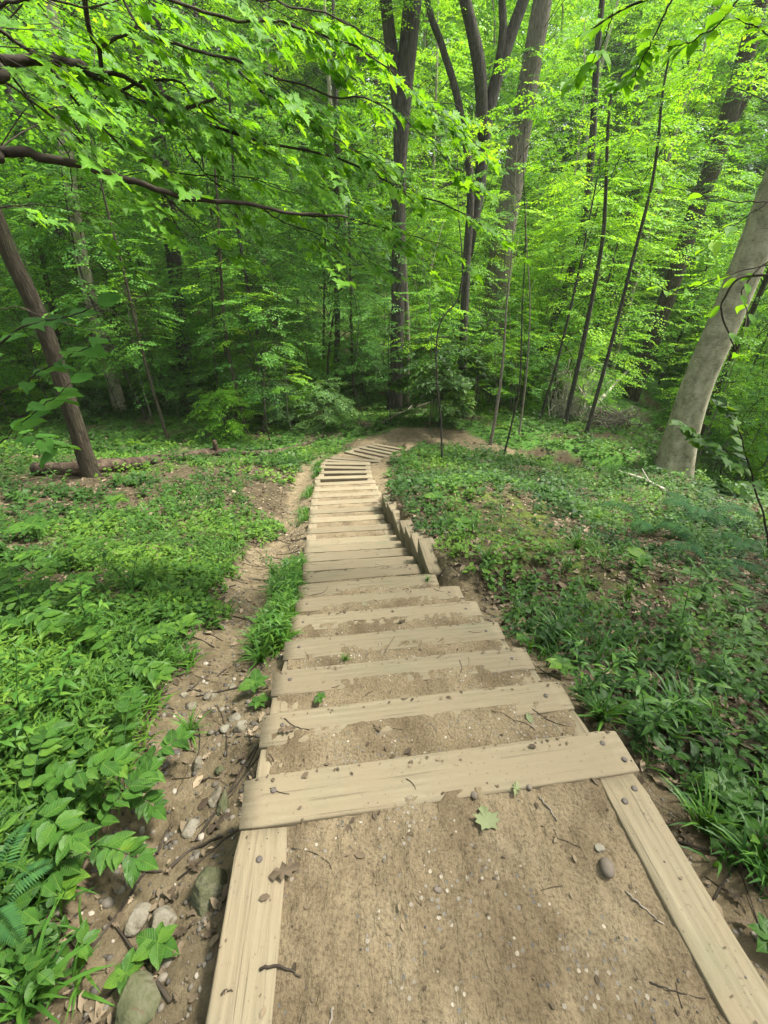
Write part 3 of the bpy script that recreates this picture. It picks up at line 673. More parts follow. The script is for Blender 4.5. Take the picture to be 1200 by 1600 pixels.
def trunk_mesh(pts, rads, mat, sides=14, rough=.06, flare=.0, seed=0, n=30, extra=()):
    tb = TB(); c = curve(pts, n); r = np.interp(np.linspace(0, 1, len(c)), np.linspace(0, 1, len(rads)), rads)
    tb.tube(c, r, sides, rough, flare, seed)
    for (p, rr) in extra:
        c = curve(p, 12); tb.tube(c, np.interp(np.linspace(0, 1, len(c)), np.linspace(0, 1, len(rr)), rr), max(8, sides - 6), rough, 0, seed)
    return tb.mesh('trunk', mat)

UNDER = [crown_mesh(100 + i, 2.0 + .7 * (i % 2), 9 + i % 3, 2.5 + .3 * (i % 2), 54, M_DEEP, .13, sprays=5, spray_L=.95) for i in range(4)]
LIMEY = [crown_mesh(120 + i, .8 + .5 * (i % 2), 9 + i % 3, 2.7, 54, M_LIME, .125, sprays=5, spray_L=1.0) for i in range(4)]
CANOPY = [crown_mesh(140 + i, 7, 19, 4.6, 64, (M_LIME, M_DEEP)[i % 2], .17, sprays=4, spray_L=1.3) for i in range(3)]
SHRUB = [crown_mesh(160 + i, .35, 2.3, 1.25, 30, (M_PALELEAF, M_PALELEAF, M_LIME)[i], .09, tpl=KITE, sprays=5, spray_L=.6, shape='oval') for i in range(3)]
SAPL = [crown_mesh(180 + i, 1.4, 4.5, 1.0, 14, M_LIME if i % 2 else M_DEEP, .09, sprays=3, spray_L=.6) for i in range(3)]

def add_crown(root, lib, loc, s, rz, sz=None):
    cm, bm = lib
    for nm, me in (('crown', cm), ('branches', bm)):
        o = mobj(nm, me, root, loc); o.scale = (s, s, sz or s); o.rotation_euler = (0, 0, rz)

# ------------------------------------------------------------------ trees placed one by one
def pix_path(base, pts, z_extra=9):
    """base ground point + further photo points in the same depth plane"""
    out = [base]
    for (u, v, *dy) in pts: out.append(at_y(u, v, base[1] + (dy[0] if dy else 0)))
    return out
def tree(name, label, cat, base, pts, wpx, mat, crown=None, ctop=None, group=None, sides=14, flare=.35, rough=.07, forks=(), seed=0, wtop=None, base_y=None, rs_=1.0, crz=0.):
    g = hit(*base) if base_y is None else None
    if g is None:
        p = at_y(base[0], base[1], base_y); g = np.array((p[0], base_y, gz(p[0], base_y)))
    depth = g[1] * math.cos(PITCH) - (g[2] - H) * math.sin(PITCH)
    kx = 1 / math.sqrt(1 + ((base[0] - 600) / F) ** 2) ** 1.6; r0 = wpx / F * depth / 2 * kx * .76; kx *= .76
    P = pix_path(g, pts); P = [p - g for p in P]; P[0] = P[0] - np.array((0, 0, .25))
    top = P[-1]; d = P[-1] - P[-2]; d /= np.linalg.norm(d); d = unit(d + np.array((0, 0, .8)))
    ext = top + d * (4.5 if wpx > 11 else .8)
    root = empty(name, g)
    rt = (wtop or wpx * .75) / F * depth / 2 * kx
    exs = []
    for f in forks:
        Q = [at_y(u, v, g[1] + dy) - g for (u, v, dy, _) in f]; dq = unit(Q[-1] - Q[-2]); Q.append(Q[-1] + dq * 3)
        exs.append((Q, [x[3] / F * depth / 2 for x in f] + [f[-1][3] * .5 / F * depth / 2]))
    pl = P + [ext]
    seg = np.concatenate(([0], np.cumsum([np.linalg.norm(b - a) for a, b in zip(pl[:-1], pl[1:])]))); seg /= seg[-1]
    rads = np.interp(seg, [0, .6, 1], [r0, rt, rt * .5])
    me = trunk_mesh(pl, list(rads), mat, sides, rough, flare, seed, n=40, extra=exs)
    mobj('trunk', me, root)
    if crown:
        lib, s, h = crown
        add_crown(root, lib, (top[0] * 1.0, top[1], h), s, seed * 1.3 + crz)
    tag(root, label, cat, group); return root
tree('tree', 'dark brown trunk leaning left, nearest tree on the left bank, before the log', 'tree', (142, 745), [(75, 530), (12, 390), (-40, 250)], 40, B_BROWN, (CANOPY[1], .7, 0), flare=.3, seed=1, sides=20)
tree('pale_tree', 'pale smooth grey trunk on the left slope, rising left of the thick dark trunk', 'tree', (188, 640), [(150, 500), (118, 350), (98, 180), (85, 40)], 30, B_BEECH, (CANOPY[0], .9, 0), flare=.25, seed=2, sides=20, wtop=24)
tree('tree', 'slim dark trunk just left of the pale left-hand beech', 'tree', (172, 605), [(140, 470), (105, 390), (60, 280), (10, 130)], 13, B_DARK, (UNDER[0], .8, 2.5), seed=3)
tree('tree', 'stout dark trunk between the pale left-hand beech and the two saplings', 'tree', (292, 610), [(280, 480), (262, 330), (244, 180), (238, -10)], 30, B_DARK, (CANOPY[1], .8, 0), seed=4, sides=18, wtop=26)
tree('tree', 'thin brown trunk at the far left leaning out behind the nearest trunk', 'tree', (100, 590), [(70, 420), (35, 260), (8, 130)], 13, B_BROWN, (UNDER[1], .8, 2.5), seed=5)
tree('tree', 'medium brown trunk rising steeply behind the pale left-hand beech', 'tree', (195, 575), [(165, 430), (130, 320), (120, 200)], 15, B_BROWN, (UNDER[2], .9, 2.5), seed=6)
tree('sapling', 'thin dark sapling standing behind the log, left of its paler neighbour', 'sapling', (263, 688), [(225, 560), (190, 410), (168, 330), (150, 250)], 8, B_BROWN, (SAPL[0], 1.0, 1.5), flare=.1, seed=7, sides=8, wtop=5)
tree('sapling', 'thin sapling right of the log stump with a faint lean to the left', 'sapling', (386, 678), [(355, 540), (344, 400), (340, 320), (330, 200)], 8, B_BROWN, (SAPL[1], 1.0, 1.8), flare=.1, seed=8, sides=8, wtop=5)
tree('sapling', 'short slim sapling behind the two taller ones on the left slope', 'sapling', (236, 650), [(215, 575), (200, 480)], 5, B_GREYTWIG, None, flare=.1, seed=9, sides=6)
tree('sapling', 'tall slender trunk second to the left of the isolated upright dark trunk', 'sapling', (432, 640), [(402, 520), (382, 420), (368, 320), (360, 180)], 8, B_DARK, (UNDER[3], .7, 2), flare=.1, seed=10, sides=8)
tree('tree', 'upright dark trunk standing alone left of the centre pair', 'tree', (526, 610), [(527, 530), (527, 440), (526, 250)], 12, B_DARK, (UNDER[0], .9, 2.8), flare=.1, seed=11, sides=10)
tree('sapling', 'very thin upright pole left of the isolated dark trunk', 'sapling', (504, 612), [(506, 500), (508, 350)], 5, B_DARK, None, flare=.1, seed=12, sides=6)
tree('sapling', 'thin brown pole right of the isolated dark trunk', 'sapling', (553, 630), [(550, 540), (548, 450), (545, 330)], 6, B_BROWN, (SAPL[2], 1.2, 3), flare=.1, seed=13, sides=6)
tree('oak_tree', 'thick furrowed trunk splitting in two stems, straight ahead behind the stair foot', 'tree', (617, 640), [(621, 520), (623, 350), (624, 190), (607, 40), (602, -30)], 28, B_DARK, (CANOPY[0], .6, 8), flare=.35, seed=14, sides=22, wtop=20,
     forks=[[(624, 290, 0, 14), (630, 160, 0, 19), (641, 40, .1, 20), (648, -40, .2, 19)]])
tree('sapling', 'pale slender stem touching the right side of the thick double trunk', 'sapling', (636, 640), [(637, 520), (632, 400), (630, 330)], 10, B_GREYTWIG, (SAPL[0], 1.0, 4), flare=.1, seed=15, sides=8)
tree('oak_tree', 'forked grey tree with spreading stems between the double trunk and the thickest trunk', 'tree', (722, 625), [(728, 430), (735, 290), (716, 160), (690, 70), (664, -20)], 18, B_DARK, (CANOPY[2], .6, 8), flare=.5, seed=16, sides=18, wtop=11, base_y=18.5,
     forks=[[(731, 400, .2, 13), (748, 300, .3, 15), (762, 180, .3, 14), (790, 80, .4, 14), (822, -10, .5, 12)], [(756, 220, .3, 14), (748, 100, .1, 15), (722, -20, 0, 12)], [(768, 150, .3, 10), (785, 60, .3, 9), (784, -20, .3, 8)]])
tree('oak_tree', 'thickest furrowed grey trunk leaning right, just beyond the dirt landing', 'tree', (762, 632), [(766, 520), (780, 400), (802, 280), (822, 150), (846, 10), (856, -50)], 46, B_OAK, (CANOPY[1], .65, 8), flare=.45, seed=17, sides=26, wtop=34, rough=.1)
tree('sapling', 'crooked thin dark sapling in front of the landing', 'sapling', (692, 725), [(689, 660), (683, 600), (682, 540), (690, 500), (718, 462), (722, 400), (716, 330)], 4.5, B_DARK, None, flare=.1, seed=18, sides=8, wtop=2.5)
tree('sapling', 'greyish upright pole sapling right of the thickest trunk', 'sapling', (766, 695), [(783, 590), (792, 470), (800, 390), (806, 260)], 7.5, B_GREYTWIG, (SAPL[1], 1.1, 5.5), flare=.1, seed=19, sides=8, wtop=3)
tree('sapling', 'thin wavy dark sapling on the bank right of the trail', 'sapling', (784, 718), [(800, 660), (812, 600), (816, 480), (821, 380), (818, 250)], 4.5, B_DARK, (SAPL[2], .8, 4.5), flare=.1, seed=20, sides=7, wtop=2)
tree('sapling', 'thin pale-barked stem next to the wavy sapling by the trail', 'sapling', (811, 680), [(822, 590), (828, 480), (822, 360)], 4.5, B_GREYTWIG, None, flare=.1, seed=21, sides=7, wtop=2.5)
tree('tree', 'dark leaning trunk left of the pale root tangle', 'tree', (822, 632), [(846, 560), (866, 500), (893, 420), (912, 350), (925, 230), (935, 60)], 16, B_DARK, (LIMEY[0], .6, 5), flare=.2, seed=22, sides=12)
tree('sapling', 'thinnest leaning dark stem in front of the pale root tangle', 'sapling', (842, 656), [(872, 560), (905, 420), (925, 320)], 6, B_DARK, (SAPL[1], .9, 3), flare=.1, seed=23, sides=7)
tree('tree', 'leaning dark trunk just right of the pale root tangle', 'tree', (882, 664), [(908, 550), (932, 430), (944, 350), (950, 200)], 11, B_DARK, (SAPL[1], 1.2, 5), flare=.2, seed=24, sides=10)
tree('tree', 'slender leaning trunk left of the fallen pale log', 'tree', (915, 678), [(945, 574), (962, 510), (985, 420), (1020, 280), (1035, 150)], 9, B_DARK, (SAPL[1], 1.2, 5.5), flare=.2, seed=25, sides=9)
tree('tree', 'slim trunk high in the bright gap between the leaning trunks', 'tree', (945, 600), [(972, 490), (997, 395), (1012, 345), (1042, 230), (1070, 120)], 10, B_DARK, (SAPL[1], 1.2, 6), flare=.2, seed=26, sides=9)
tree('tree', 'stout dark brown trunk leaning right across the bright valley', 'tree', (984, 622), [(1014, 546), (1046, 455), (1081, 350), (1130, 210), (1172, 60), (1195, -20)], 36, B_BROWN, (CANOPY[1], .6, 7), flare=.2, seed=27, sides=16, wtop=33,
     forks=[[(1118, 240, 0, 12), (1160, 160, .1, 12), (1215, 80, .2, 11)]])
tree('beech_tree', 'large smooth pale grey beech leaning right, nearest trunk on the right bank', 'tree', (1050, 738), [(1085, 614), (1133, 500), (1170, 410), (1215, 290)], 66, B_BEECH, (CANOPY[2], .7, 4), flare=.65, seed=28, sides=28, wtop=64, rough=.035)
tree('tree', 'narrow grey-brown trunk hugging the right side of the big pale beech', 'tree', (1082, 706), [(1120, 610), (1160, 520), (1200, 430)], 16, B_BROWN, (UNDER[1], .8, 3), flare=.1, seed=29, sides=10)
tree('tree', 'dark trunk at the right edge beyond the big pale beech', 'tree', (1126, 648), [(1165, 560), (1205, 480), (1250, 370)], 17, B_DARK, (LIMEY[1], .9, 2), flare=.15, seed=30, sides=10)
tree('sapling', 'thin dark stem leaning at the right edge below the beech branches', 'sapling', (1140, 590), [(1165, 540), (1195, 470)], 6, B_DARK, (SAPL[0], .8, 2), flare=.1, seed=31, sides=7)
tree('pale_tree', 'distant white-barked leaning trunk at upper right in the hazy gap', 'tree', (1005, 380), [(1052, 220), (1085, 130), (1112, 30)], 9, B_BEECH, (LIMEY[2], 1.0, 8), flare=.1, seed=32, sides=10, base_y=27)
tree('pale_tree', 'distant white-barked trunk between the thickest trunk and the valley', 'tree', (905, 300), [(907, 200), (912, 60)], 6, B_BEECH, (LIMEY[3], 1.0, 7), flare=.1, seed=33, sides=8, base_y=32)
tree('pale_tree', 'distant pale trunk seen between the double trunk and the forked tree', 'tree', (683, 250), [(682, 120), (684, 30)], 7, B_BEECH, (LIMEY[0], 1.0, 7), flare=.1, seed=34, sides=8, base_y=30)

F_DEPTH = hit(984, 622)[1] - .3
# ------------------------------------------------------------------ the wood round about
rs = np.random.RandomState(11)
placed = [tuple(o.location)[:2] for o in COL.objects if o.type == 'EMPTY' and 'tree' in o.get('category', '')]
def free(x, y, dmin):
    return all((x - a) ** 2 + (y - b) ** 2 > dmin * dmin for a, b in placed)
def clear_of_trail(x, y, dmin=2):
    if y < 15.5 and (-5.0 if dmin > 1.5 else -2.6) < x < 4.5: return False
    if -1.5 < x - .25 * (y - 17) < 6.5 and y < 23 and dmin > 1.0: return False
    if y < 15 and 3 < x < 9.5: return False
    if .24 < x / y < .64 and y < (22 if dmin > 1.0 else 18.5): return False
    if .35 < x / y < .95 and y < 18.5 and dmin > 1.0: return False
    if .70 < x / y < .79 and dmin > 3: return False
    if -.72 < x / y < -.37 and y < 16.5: return False
    if .47 < x / y < .72 and y < F_DEPTH: return False
    if x < 0 and y < (15.5 if dmin > 1.5 else 12.6) + .25 * (x + 8): return False
    if seg_dist(np.array([x]), np.array([y]), TRAIL)[0] < 1.3: return False
    return True
def protos(kind, libs, rmat, h, r, name):
    out = []
    for i, lib in enumerate(libs):
        root = empty(name, (0, 0, 0)); k = np.random.RandomState(i + h * 3)
        P = [(0, 0, -.3), (.15 * k.randn(), .15 * k.randn(), h * .2), (.3 * k.randn(), .3 * k.randn(), h * .5), (.5 * k.randn(), .5 * k.randn(), h * .75), (.5 * k.randn(), .5 * k.randn(), h)]
        mobj('trunk', trunk_mesh(P, [r, r * .8, r * .5, r * .15], rmat[i % len(rmat)], 9, .08, .3, i, n=14), root)
        add_crown(root, lib, (0, 0, 0), 1, 0)
        out.append(root)
    return out
PU = protos('u', UNDER, (B_DARK, B_BROWN), 11, .06, 'understory_tree')
PL = protos('l', LIMEY, (B_DARK, B_GREYTWIG), 11, .06, 'valley_tree')
PC = protos('c', CANOPY, (B_OAK, B_DARK, B_BEECH), 20, .22, 'forest_tree')
FAR = [crown_mesh(200 + i, 2.5, 20, 4.8, 84, (M_LIME, M_DEEP, M_LIME)[i], .24, sprays=6, spray_L=1.6) for i in range(3)]
PF = protos('f', FAR, (B_GREYTWIG, B_DARK, B_BEECH), 20, .2, 'forest_tree')
PSAP = protos('s', SAPL, (B_DARK, B_GREYTWIG, B_BROWN), 6, .022, 'slender_sapling')
PS = []
for i, lib in enumerate(SHRUB):
    root = empty('shrub', (0, 0, 0)); tb = TB(); k = np.random.RandomState(i)
    for j in range(5):
        a = j * 1.3 + k.rand(); tb.tube(curve([(0, 0, -.1), (.15 * math.cos(a), .15 * math.sin(a), .7), (.5 * math.cos(a), .5 * math.sin(a), 1.7)], 6), np.linspace(.014, .006, 7), 5)
    mobj('stem', tb.mesh('stem', B_DARK), root); add_crown(root, lib, (0, 0, 0), 1, 0); PS.append(root)
used = set()
def spawn(protos_, x, y, s, label, cat, group, rz=None, lean=(0, 0), sz=None):
    k = rs.randint(len(protos_)); p = protos_[k]
    o = p if p.name not in used else copy_tree(p); used.add(p.name)
    o.location = (x, y, gz(x, y)); lean = (rs.normal(0, .05), rs.normal(0, .05)); o.rotation_euler = (lean[0], lean[1], rs.uniform(0, 6.28) if rz is None else rz); o.scale = (s, s, sz or s)
    placed.append((x, y)); return tag(o, label, cat, group)
def ordn(i):
    a = ['first', 'second', 'third', 'fourth', 'fifth', 'sixth', 'seventh', 'eighth', 'ninth', 'tenth', 'eleventh', 'twelfth', 'thirteenth', 'fourteenth', 'fifteenth', 'sixteenth', 'seventeenth', 'eighteenth', 'nineteenth']
    if i < 19: return a[i]
    t = ['twent', 'thirt', 'fort', 'fift', 'sixt'][(i + 1) // 10 - 2]; r = (i + 1) % 10
    return t + 'ieth' if r == 0 else t + 'y-' + a[r - 1]
def scatter(n, xr, yr, dmin, protos_, srange, label, cat, group, cond=None, ordinal=True):
    c = 0; made = []
    for _ in range(n * 40):
        if c >= n: break
        x, y = rs.uniform(*xr), rs.uniform(*yr)
        if abs(x) > 1.05 * y + 2.5 or not clear_of_trail(x, y, dmin) or not free(x, y, dmin): continue
        if cond and not cond(x, y): continue
        made.append(spawn(protos_, x, y, rs.uniform(*srange), label, cat, group)); c += 1
    if ordinal:
        made.sort(key=lambda o: o.location.x / (o.location.y * .866 + (H - o.location.z) * .5))
        for i, o in enumerate(made): o['label'] = ordn(i) + ' from the left of the ' + label
scatter(28, (-26, 0), (16, 32), 2.0, PU, (.8, 1.15), 'slender leafy trees in the shaded left-hand wood', 'tree', 'understory trees of the left-hand wood')
scatter(12, (0, 8), (18, 30), 2.1, PL, (.8, 1.1), 'bright young trees straight ahead beyond the landing', 'tree', 'young trees straight ahead beyond the landing')
scatter(46, (6, 36), (11, 38), 2.1, PL, (.8, 1.2), 'bright leafy trees down in the right-hand valley', 'tree', 'leafy trees in the right-hand valley')
scatter(20, (-36, 26), (28, 44), 3.6, PC, (.8, 1.15), 'tall forest tree in the far background of the wood', 'tree', 'tall trees in the far background', ordinal=False)
scatter(95, (-70, 80), (36, 80), 4.2, PF, (.9, 1.35), 'tall forest tree closing the view on the distant slope', 'tree', 'tall trees on the distant slope', ordinal=False)
scatter(36, (-20, -.5), (15, 24), 1.1, PS, (.6, 1.0), 'layered green shrubs on the left-hand forest floor', 'shrub', 'shrubs under the left-hand trees', cond=lambda x, y: True)
scatter(30, (7, 24), (13, 28), 1.3, PS, (.8, 1.3), 'low shrubs on the slope into the right-hand valley', 'shrub', 'shrubs on the right-hand valley slope')

scatter(46, (-16, .5), (13.4, 26), .9, PSAP, (.7, 1.25), 'very slender saplings in the left-hand understory', 'sapling', 'slender saplings of the left-hand understory')
scatter(40, (1, 16), (13.4, 24), .95, PSAP, (.7, 1.25), 'very slender saplings beyond the landing and valley edge', 'sapling', 'slender saplings beyond the landing')
# unseen tall trees added round the viewer to shade the steps from above
for i, (x, y_, s) in enumerate([(5.5, -2.5, .8), (9.5, 3.5, .85), (-6.5, -2.0, .8), (1.0, -6.5, .9), (-8.5, 5.5, .8)]):
    spawn(PC, x, y_, s, ['unseen tall shade tree added behind the viewer on the right', 'unseen tall shade tree added on the right bank beyond the view', 'unseen tall shade tree added behind the viewer on the left', 'unseen tall shade tree added straight behind the viewer uphill of the steps', 'unseen tall shade tree added on the left bank beyond the view'][i], 'tree', None)

HAZE = .0004
if HAZE:
    m, n, out = newmat('haze'); v = n.nodes.new('ShaderNodeVolumePrincipled'); v.inputs['Color'].default_value = (.92, .97, .90, 1); v.inputs['Density'].default_value = HAZE; v.inputs['Anisotropy'].default_value = .2
    n.links.new(v.outputs[0], out.inputs['Volume'])
    V = np.array([(sx * 230, sy * 230 + 20, z) for z in (-22, 95) for sx, sy in ((-1, -1), (1, -1), (1, 1), (-1, 1))], float)
    me = np_mesh('haze', V, [np.array([(0, 3, 2, 1), (4, 5, 6, 7), (0, 1, 5, 4), (1, 2, 6, 5), (2, 3, 7, 6), (3, 0, 4, 7)])], m); tag(mobj('haze', me), kind='stuff')
    cy.volume_bounces = 1

# ------------------------------------------------------------------ surfaces to rest small things on
from mathutils.bvhtree import BVHTree
bpy.context.view_layer.update()
_v, _f = [], []
for o in COL.objects:
    if o.type == 'MESH' and o.parent is stair:
        n0 = len(_v); _v += [o.matrix_world @ v.co for v in o.data.vertices]; _f += [[n0 + i for i in p.vertices] for p in o.data.polygons]
BVH = BVHTree.FromPolygons(_v, _f)
def surf(x, y):
    h = BVH.ray_cast(Vector((x, y, 1)), Vector((0, 0, -1)))
    g = gz(x, y)
    return max(g, h[0].z) if h[0] is not None else g
def on_stair(u, v):
    d = Vector(ray(u, v)).normalized(); h = BVH.ray_cast(Vector((0, 0, H)), d)
    return np.array(h[0]) if h[0] is not None else hit(u, v)
rs = np.random.RandomState(21)
def polar(n, r0, r1, rs, wedge=.95):
    r = r0 * np.exp(rs.rand(n) * math.log(r1 / r0)); a = rs.uniform(-wedge, wedge, n)
    return r * np.sin(a), r * np.cos(a) - .25, r
def stuff(name, me):
    return tag(mobj(name, me), kind='stuff')
PEB = None
def _peb():
    t = (1 + 5 ** .5) / 2; v = np.array([(-1, t, 0), (1, t, 0), (-1, -t, 0), (1, -t, 0), (0, -1, t), (0, 1, t), (0, -1, -t), (0, 1, -t), (t, 0, -1), (t, 0, 1), (-t, 0, -1), (-t, 0, 1)], float)
    v /= np.linalg.norm(v[0]); f = np.array([(0, 11, 5), (0, 5, 1), (0, 1, 7), (0, 7, 10), (0, 10, 11), (1, 5, 9), (5, 11, 4), (11, 10, 2), (10, 7, 6), (7, 1, 8), (3, 9, 4), (3, 4, 2), (3, 2, 6), (3, 6, 8), (3, 8, 9), (4, 9, 5), (2, 4, 11), (6, 2, 10), (8, 6, 7), (9, 8, 1)])
    return (v * (.5, .38, .25), [f])
PEB = _peb()

# ------------------------------------------------------------------ ground cover, grass, litter, gravel, twigs (uncountable)
def ground_cover():
    lb = LB(); x, y, r = polar(52000, .55, 34, rs)
    k = rs.rand(len(x)) < np.clip(herb_mask(x, y), 0, 1) * np.interp(r, [.5, 1.5, 3], [.55, .8, 1]); x, y, r = x[k], y[k], r[k]
    k = ~((x > left_x(y) - .02) & (x < right_x(y) + .03) & (y < 14.6)); x, y, r = x[k], y[k], r[k]
    z = ground_z(x, y); n = len(x)
    hgt = rs.uniform(.03, .16, n) * np.interp(r, [1, 5, 20], [.8, 1.1, 2.0]) * (.5 + fbm(x * .9, y * .9, 2, 44))
    kind = fbm(x * .8 + 9, y * .8, 3, 55); tint = np.clip(fbm(x * .9, y * .9, 3, 66) * 1.9 - .5 + rs.normal(0, .14, n), 0, 1)
    for q in range(6):
        a = q * 2.4 + rs.uniform(0, 6.28, n); el = rs.uniform(-.35, .55, n)
        d = np.stack((np.cos(a) * np.cos(el), np.sin(a) * np.cos(el), np.sin(el)), 1); nr = np.stack((rs.normal(0, .3, n), rs.normal(0, .3, n), np.ones(n)), 1)
        P = np.stack((x, y, z + hgt * (.35 + .65 * q / 5)), 1) + d * .01
        sz = rs.uniform(.022, .055, n) * np.interp(r, [.5, 2, 6, 15, 34], [1.0, 1.0, 1.35, 2.2, 3.6]) * np.where(kind > .58, 1.35, 1)
        for tpl, msk in ((OVATE, (r < 5.5) & (kind <= .58)), (LANCE, (r < 5.5) & (kind > .58)), (KITE, r >= 5.5)):
            lb.add(tpl, P[msk], d[msk], nr[msk], sz[msk], np.clip(tint[msk] + rs.normal(0, .1, msk.sum()), 0, 1), 1.15)
    stuff('ground_cover', lb.mesh('ground_cover', M_HERB))
    tb = TB(); k = (r < 2.6); idx = np.nonzero(k)[0][:3500]
    for i in idx: tb.tube([(x[i], y[i], z[i] - .01), (x[i] + .005, y[i], z[i] + hgt[i])], [.0012, .0008], 3, cap=False)
    stuff('ground_cover_stems', tb.mesh('ground_cover_stems', M_GRASS))
ground_cover()
def grass():
    lb = LB(); T = []
    # strip along the left side of the upper steps, and along other edges
    for _ in range(620):
        y = rs.uniform(1.85, 3.7); x = left_x(y) - abs(rs.normal(0, .10)) - .02
        if fbm(np.array([x * 3]), np.array([y * 4.]), 2, 33)[0] > .42: T.append((x, y, .15))
    for _ in range(500):
        y = rs.uniform(5.5, 12); x = left_x(y) - abs(rs.normal(0, .08)) - .03
        if fbm(np.array([x * 2]), np.array([y * 1.3]), 2, 3)[0] > .5: T.append((x, y, .14))
    for _ in range(240):
        y = rs.uniform(.5, 2.4); x = right_x(y) + .14 + abs(rs.normal(0, .4))
        if fbm(np.array([x * 4]), np.array([y * 4.]), 2, 53)[0] > .5: T.append((x, y, .14))
    x, y, r = polar(16000, .7, 14, rs); k = (fbm(x * 1.3, y * 1.3, 3, 91) > .58) & (rs.rand(len(x)) < herb_mask(x, y)); x, y, r = x[k], y[k], r[k]
    T = np.array(T + [(a, b, .12 + .008 * c) for a, b, c in zip(x, y, r)]); 
    k = ~((T[:, 0] > left_x(T[:, 1])) & (T[:, 0] < right_x(T[:, 1]) + .02) & (T[:, 1] < 14.6)); T = T[k]
    x, y, L = T.T; n = len(x); z = ground_z(x, y) - .005; tint = fbm(x * 2, y * 2, 2, 8)
    for q in range(5):
        a = rs.uniform(0, 6.28, n); el = rs.uniform(.3, 1.45, n)
        d = np.stack((np.cos(a) * np.cos(el), np.sin(a) * np.cos(el), np.sin(el)), 1)
        nr = np.stack((-np.cos(a) * np.sin(el), -np.sin(a) * np.sin(el), np.cos(el)), 1)
        P = np.stack((x + rs.normal(0, .008, n), y + rs.normal(0, .008, n), z), 1)
        lb.add(BLADE, P, d, nr, L * rs.uniform(.5, 1.3, n), np.clip(tint + rs.normal(0, .15, n), 0, 1), 1.4)
    # stilt-grass like leaves on the strip
    m = L > .145; xs, ys, zs, Ls = x[m], y[m], z[m], L[m]; n = len(xs)
    for q in range(3):
        a = rs.uniform(0, 6.28, n); el = rs.uniform(-.3, .7, n); d = np.stack((np.cos(a) * np.cos(el), np.sin(a) * np.cos(el), np.sin(el)), 1)
        P = np.stack((xs, ys, zs + rs.uniform(.02, .2, n)), 1); nr = np.stack((rs.normal(0, .3, n), rs.normal(0, .3, n), np.ones(n)), 1)
        lb.add(LANCE, P, d, nr, rs.uniform(.04, .085, n), np.clip(.5 + rs.normal(0, .2, n), 0, 1), .9)
    stuff('grass', lb.mesh('grass', M_GRASS))
grass()
def litter():
    lb = LB(); x, y, r = polar(60000, .5, 30, rs)
    pm = path_mask(x, y); k = rs.rand(len(x)) < (1 - .92 * pm) * (1 - .8 * moss_mask(x, y)) * (.45 + 1.1 * fbm(x * 1.2, y * 1.2, 3, 19)); x, y, r = x[k], y[k], r[k]
    k = ~((x > left_x(y) - .02) & (x < right_x(y) + .02) & (y < 14.7)); x, y, r = x[k], y[k], r[k]
    n = len(x); z = ground_z(x, y) + rs.uniform(0, .018, n)
    a = rs.uniform(0, 6.28, n); d = np.stack((np.cos(a), np.sin(a), rs.normal(0, .22, n)), 1); nr = np.stack((rs.normal(0, .4, n), rs.normal(0, .4, n), np.ones(n)), 1)
    sz = rs.gamma(4, .0085, n) * np.interp(r, [.5, 2, 6, 20], [.7, .95, 1.3, 2.5]); P = np.stack((x, y, z), 1) - d * sz[:, None] * .5
    t = np.clip(rs.beta(1.6, 2.0, n) + .25 * ((x > 1.8) & (y < 6)), 0, 1); k = rs.rand(n) < .45
    lb.add(OAK, P[k], d[k], nr[k], sz[k] * 1.2, t[k]); lb.add(CURL, P[~k], d[~k], nr[~k], sz[~k], t[~k])
    # crumbs of leaf and bark along the steps
    xs, ys, zs = [], [], []
    for _ in range(3000):
        i = rs.randint(0, 21); A, B = STEPS[i]; u = rs.beta(1.5, .9) if i > 4 else rs.rand(); back = .36 - abs(rs.normal(0, .07)) if i else rs.uniform(.1, .9)
        p = A + (B - A) * u + np.array((.1 * back, -back, 0)); xs.append(p[0]); ys.append(p[1]); zs.append(surf(p[0], p[1]) + .003)
    n = len(xs); P = np.stack((xs, ys, zs), 1); a = rs.uniform(0, 6.28, n); d = np.stack((np.cos(a), np.sin(a), rs.normal(0, .15, n)), 1); nr = np.stack((rs.normal(0, .25, n), rs.normal(0, .25, n), np.ones(n)), 1)
    lb.add(CURL, P, d, nr, rs.gamma(2, .0045, n) + .003, rs.rand(n) * .7)
    stuff('leaf_litter', lb.mesh('leaf_litter', M_LITTER))
litter()
